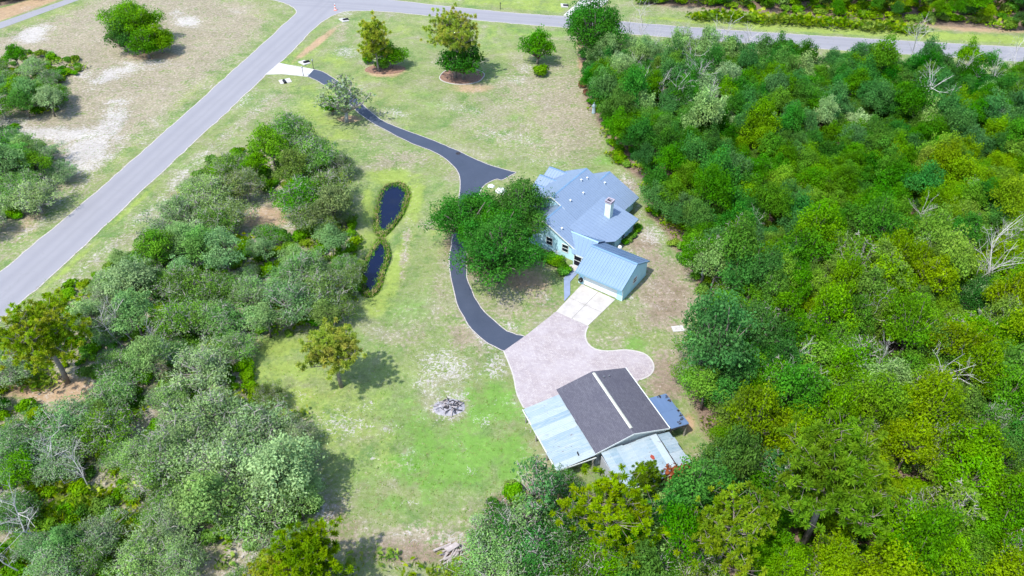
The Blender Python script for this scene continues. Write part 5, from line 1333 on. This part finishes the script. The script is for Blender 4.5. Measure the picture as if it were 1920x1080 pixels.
# ------------------------------------------------------------------ small things
def lathe(mb, prof, n=10):
    b = len(mb.V)
    for r, z in prof:
        for k in range(n): t = 2 * math.pi * k / n; mb.V.append((r * math.cos(t), r * math.sin(t), z))
    for i in range(len(prof) - 1):
        for k in range(n): a = b + i * n + k; c = b + i * n + (k + 1) % n; mb.F.append((a, c, c + n, a + n))
    mb.F.append(tuple(range(b + (len(prof) - 1) * n, b + len(prof) * n))); return mb
for (x, y, lab) in ((569, 142, 'slim dark gatepost lamp where the white apron meets the asphalt drive, pond side'), (588, 129, 'slim dark gatepost lamp where the white apron meets the asphalt drive, lawn side')):
    e = empty('lamp_post', G(x, y), 0, lab, 'lamp post', 'lamp posts at the drive entrance')
    mb = MB(); lathe(mb, [(.11, 0), (.11, .1), (.05, .14), (.045, 1.55), (.08, 1.6)], 8); mb.obj('post', M['black'], e)
    mb = MB(); lathe(mb, [(.09, 1.6), (.15, 1.85), (.17, 1.9), (.04, 2.02)], 8); mb.obj('lantern', M['steel'], e)
for (x, y, rz, lab) in ((535, 153, .5, 'white concrete culvert end with dark pipe mouth below the apron'), (571, 118, 2.4, 'white concrete culvert end above the apron'), (1058, 11, 1.6, 'white concrete culvert end beside the neighbour driveway'), (645, 38, 2.2, 'small pale culvert end in the grass at the road junction')):
    e = empty('culvert_end', G(x, y), rz, lab, 'culvert end', 'concrete culvert ends')
    mb = MB(); mb.slab([(-1.1, -.8, .06), (1.1, -.8, .06), (1.1, .8, .22), (-1.1, .8, .22)], .2); mb.obj('headwall', M['concrete_white'], e)
    mb = MB(); mb.tube([(-.2, -.95, .12), (-.2, .3, .19)], [.3, .3], 10); mb.obj('pipe', M['black'], e)
e = empty('delineator', G(629, 19), 0, 'orange and white striped traffic channel post at the road junction', 'traffic post')
mb = MB(); lathe(mb, [(.42, 0), (.42, .08), (.24, .12)], 10); mb.obj('foot', M['orange'], e)
for k in range(5):
    mb = MB(); lathe(mb, [(.22 - .03 * k, .12 + .3 * k + .001), (.19 - .03 * k, .12 + .3 * (k + 1))], 10); mb.obj('band', M['white'] if k % 2 == 0 else M['orange'], e)
e = empty('marker_post', G(938, 17), 0, 'thin dark marker post on the grass across the main road', 'post')
mb = MB(); mb.box(-.07, -.07, 0, .07, .07, 1.3); mb.obj('post', M['black'], e); mb = MB(); mb.box(-.12, -.09, 1.3, .12, .09, 1.55); mb.obj('cap', M['char'], e)
e = empty('utility_cover', G(1271, 617), .15, 'white square concrete cover on the dry grass beyond the garage', 'cover')
mb = MB(); mb.box(-.75, -.5, 0, .75, .5, .12); mb.obj('slab', M['concrete_white'], e); mb = MB(); mb.box(-.45, -.28, .121, .45, .28, .15); mb.obj('lid', M['concrete'], e)
for k in range(3):
    mb = MB(); mb.box(.9 + .25 * k, -.3 + .1 * k, 0, 1.05 + .25 * k, -.15 + .12 * k, .1); tag(mb.obj('stone', M['concrete_white'], None, loc=G(1271, 617)), 'small white stone beside the square concrete cover', 'stone', 'stones by the concrete cover')
e = empty('drain_cover', G(859, 288) + Vector((0, 0, .031)), 0, 'round dark drain cover in the asphalt drive', 'drain cover')
mb = MB(); lathe(mb, [(.42, 0), (.42, .03), (.36, .035)], 14); mb.obj('rim', M['char'], e); mb = MB()
for k in range(6): mb.box(-.3 + k * .11, -.26, .036, -.25 + k * .11, .26, .045)
mb.obj('grate', M['black'], e)
# burnt brush heap: ash bed with charred and bleached sticks
bp = empty('burn_pile', G(842, 764), 0, 'grey ash heap of a burnt brush pile with charred sticks on the lawn', 'burn pile')
rb = random.Random(4); V = []; F = []
for i in range(14):
    for j in range(22):
        r = 1.75 * i / 13 * (1 + .08 * math.sin(j * .57 + 1) + rb.uniform(-.05, .05)); t = j / 22 * 2 * math.pi
        V.append((r * math.cos(t), r * .8 * math.sin(t), .32 * (1 - (i / 13) ** 1.6) + rb.uniform(-.03, .05) * (i < 12) - .02 * (i == 13)))
for i in range(13):
    for j in range(22): a = i * 22 + j; b = i * 22 + (j + 1) % 22; F.append((a, a + 22, b + 22, b))
obj('ash_bed', mesh('ash_bed', V, F, [M['ash']]), bp)
for k in range(70):
    a = rb.uniform(0, 6.28); r = rb.uniform(0, 1.5); c = Vector((r * math.cos(a), r * .75 * math.sin(a), .3 - .1 * r + rb.uniform(0, .12))); d = Vector((rb.gauss(0, 1), rb.gauss(0, .7), rb.gauss(0, .15))).normalized() * rb.uniform(.2, .65)
    mb = MB(); mb.tube([c - d, c + d * .2 + Vector((0, 0, .03)), c + d], [.05, .06, .035], 5); mb.obj('stick', (M['char'], M['char'], M['log'], M['ash'])[k % 4], bp)
lp = empty('log_pile', G(848, 1045), 0, 'heap of grey sawn timber and logs at the lower edge of the lawn', 'log pile')
for k in range(26):
    c = Vector((rb.uniform(-1.0, 1.0), rb.uniform(-.9, .9), .12 + .1 * (k % 4))); a = .75 + rb.gauss(0, .35); L = rb.uniform(.4, 1.0); d = Vector((math.cos(a), math.sin(a), rb.uniform(-.06, .1))) * L
    mb = MB(); mb.tube([c - d, c + d], [rb.uniform(.06, .13)] * 2, 6); mb.obj('log', M['log'], lp)
mb = MB(); mb.slab([(-.3, .2, .62), (.7, .9, .66), (.3, 1.3, .6), (-.8, .6, .52)], .05); mb.obj('board', M['log'], lp)
# weathered statue
e = empty('garden_statue', G(1113, 212), 0, 'tall weathered blue-grey garden statue at the wood edge above the house', 'statue')
sm = plain('weathered_blue_grey_stone', (.25, .33, .37), .9, .25, 3)
mb = MB(); lathe(mb, [(.34, 0), (.36, .25), (.30, .3), (.34, .9), (.24, 1.25), (.30, 1.6), (.22, 1.78), (.09, 1.86)], 10); mb.obj('body', sm, e, True)
mb = MB(); lathe(mb, [(.09, 1.86), (.15, 1.96), (.16, 2.06), (.09, 2.17), (.02, 2.2)], 10); mb.obj('head', sm, e, True)
for s_ in (-1, 1): mb = MB(); mb.tube([(.26 * s_, 0, 1.62), (.42 * s_, -.1, 1.4), (.2 * s_, -.28, 1.3)], [.09, .08, .06], 6); mb.obj('arm', sm, e, True)
for (x, y, s_, lab) in ((921, 350, .55, 'small white boulder of the pair at the end of the asphalt turning area'), (940, 360, .9, 'larger white boulder of the pair at the end of the asphalt turning area')):
    V = []; F = []
    for i in range(7):
        for j in range(12):
            t = j / 12 * 6.283; f = i / 6 * math.pi / 2; r = s_ * (1 + .16 * math.sin(j * 2.1 + i) + rb.uniform(-.05, .05)); V.append((r * math.cos(t) * math.cos(f), r * math.sin(t) * math.cos(f) * .8, r * .8 * math.sin(f) - .05))
    for i in range(6):
        for j in range(12): a = i * 12 + j; b = i * 12 + (j + 1) % 12; F.append((a, b, b + 12, a + 12))
    o = obj('boulder', mesh('boulder', V, F, [M['white']]), None, None, G(x, y)); tag(o, lab, 'boulder', 'white boulders')
# mulch rings
def ring(name, cx, cy, rx, ry, mat, edge):
    c = G(cx, cy); a = G(cx + rx, cy); r = (a - c).length; L = [(c.x + r * math.cos(t / 24 * 6.283) * (1 + .04 * math.sin(t)), c.y + r * ry * math.sin(t / 24 * 6.283)) for t in range(24)]
    flat_sheet(name, L, .05, mat)
    if edge: strip('bed_edging', L, .16, .11, M['concrete'], closed=True, h=.12)
ring('mulch_bed', 866, 143, 42, .85, M['mulch'], True); ring('mulch_bed', 722, 130, 38, .55, M['mulch'], False)
# pale leafless climbing shrub with pink-white bloom below the windows
e = obj('flowering_shrub', make_snag('flowering_shrub', 77, 1.2, .5, 12, .03), None, None, HL(-12.4, 3.0)); tag(e, 'pale leafless flowering shrub against the house wall between two windows', 'shrub'); e.scale = (1.3, 1.3, 1)
e = obj('flowering_shrub', make_shrub('flowering_shrub', 78, .55, .6, 60, .12, leafmat('pale_bloom', (.55, .5, .55), (.7, .66, .7))), None, None, HL(-13.1, 3.0)); tag(e, 'pale pink-white blossoming bush beside the leafless shrub at the house wall', 'bush')
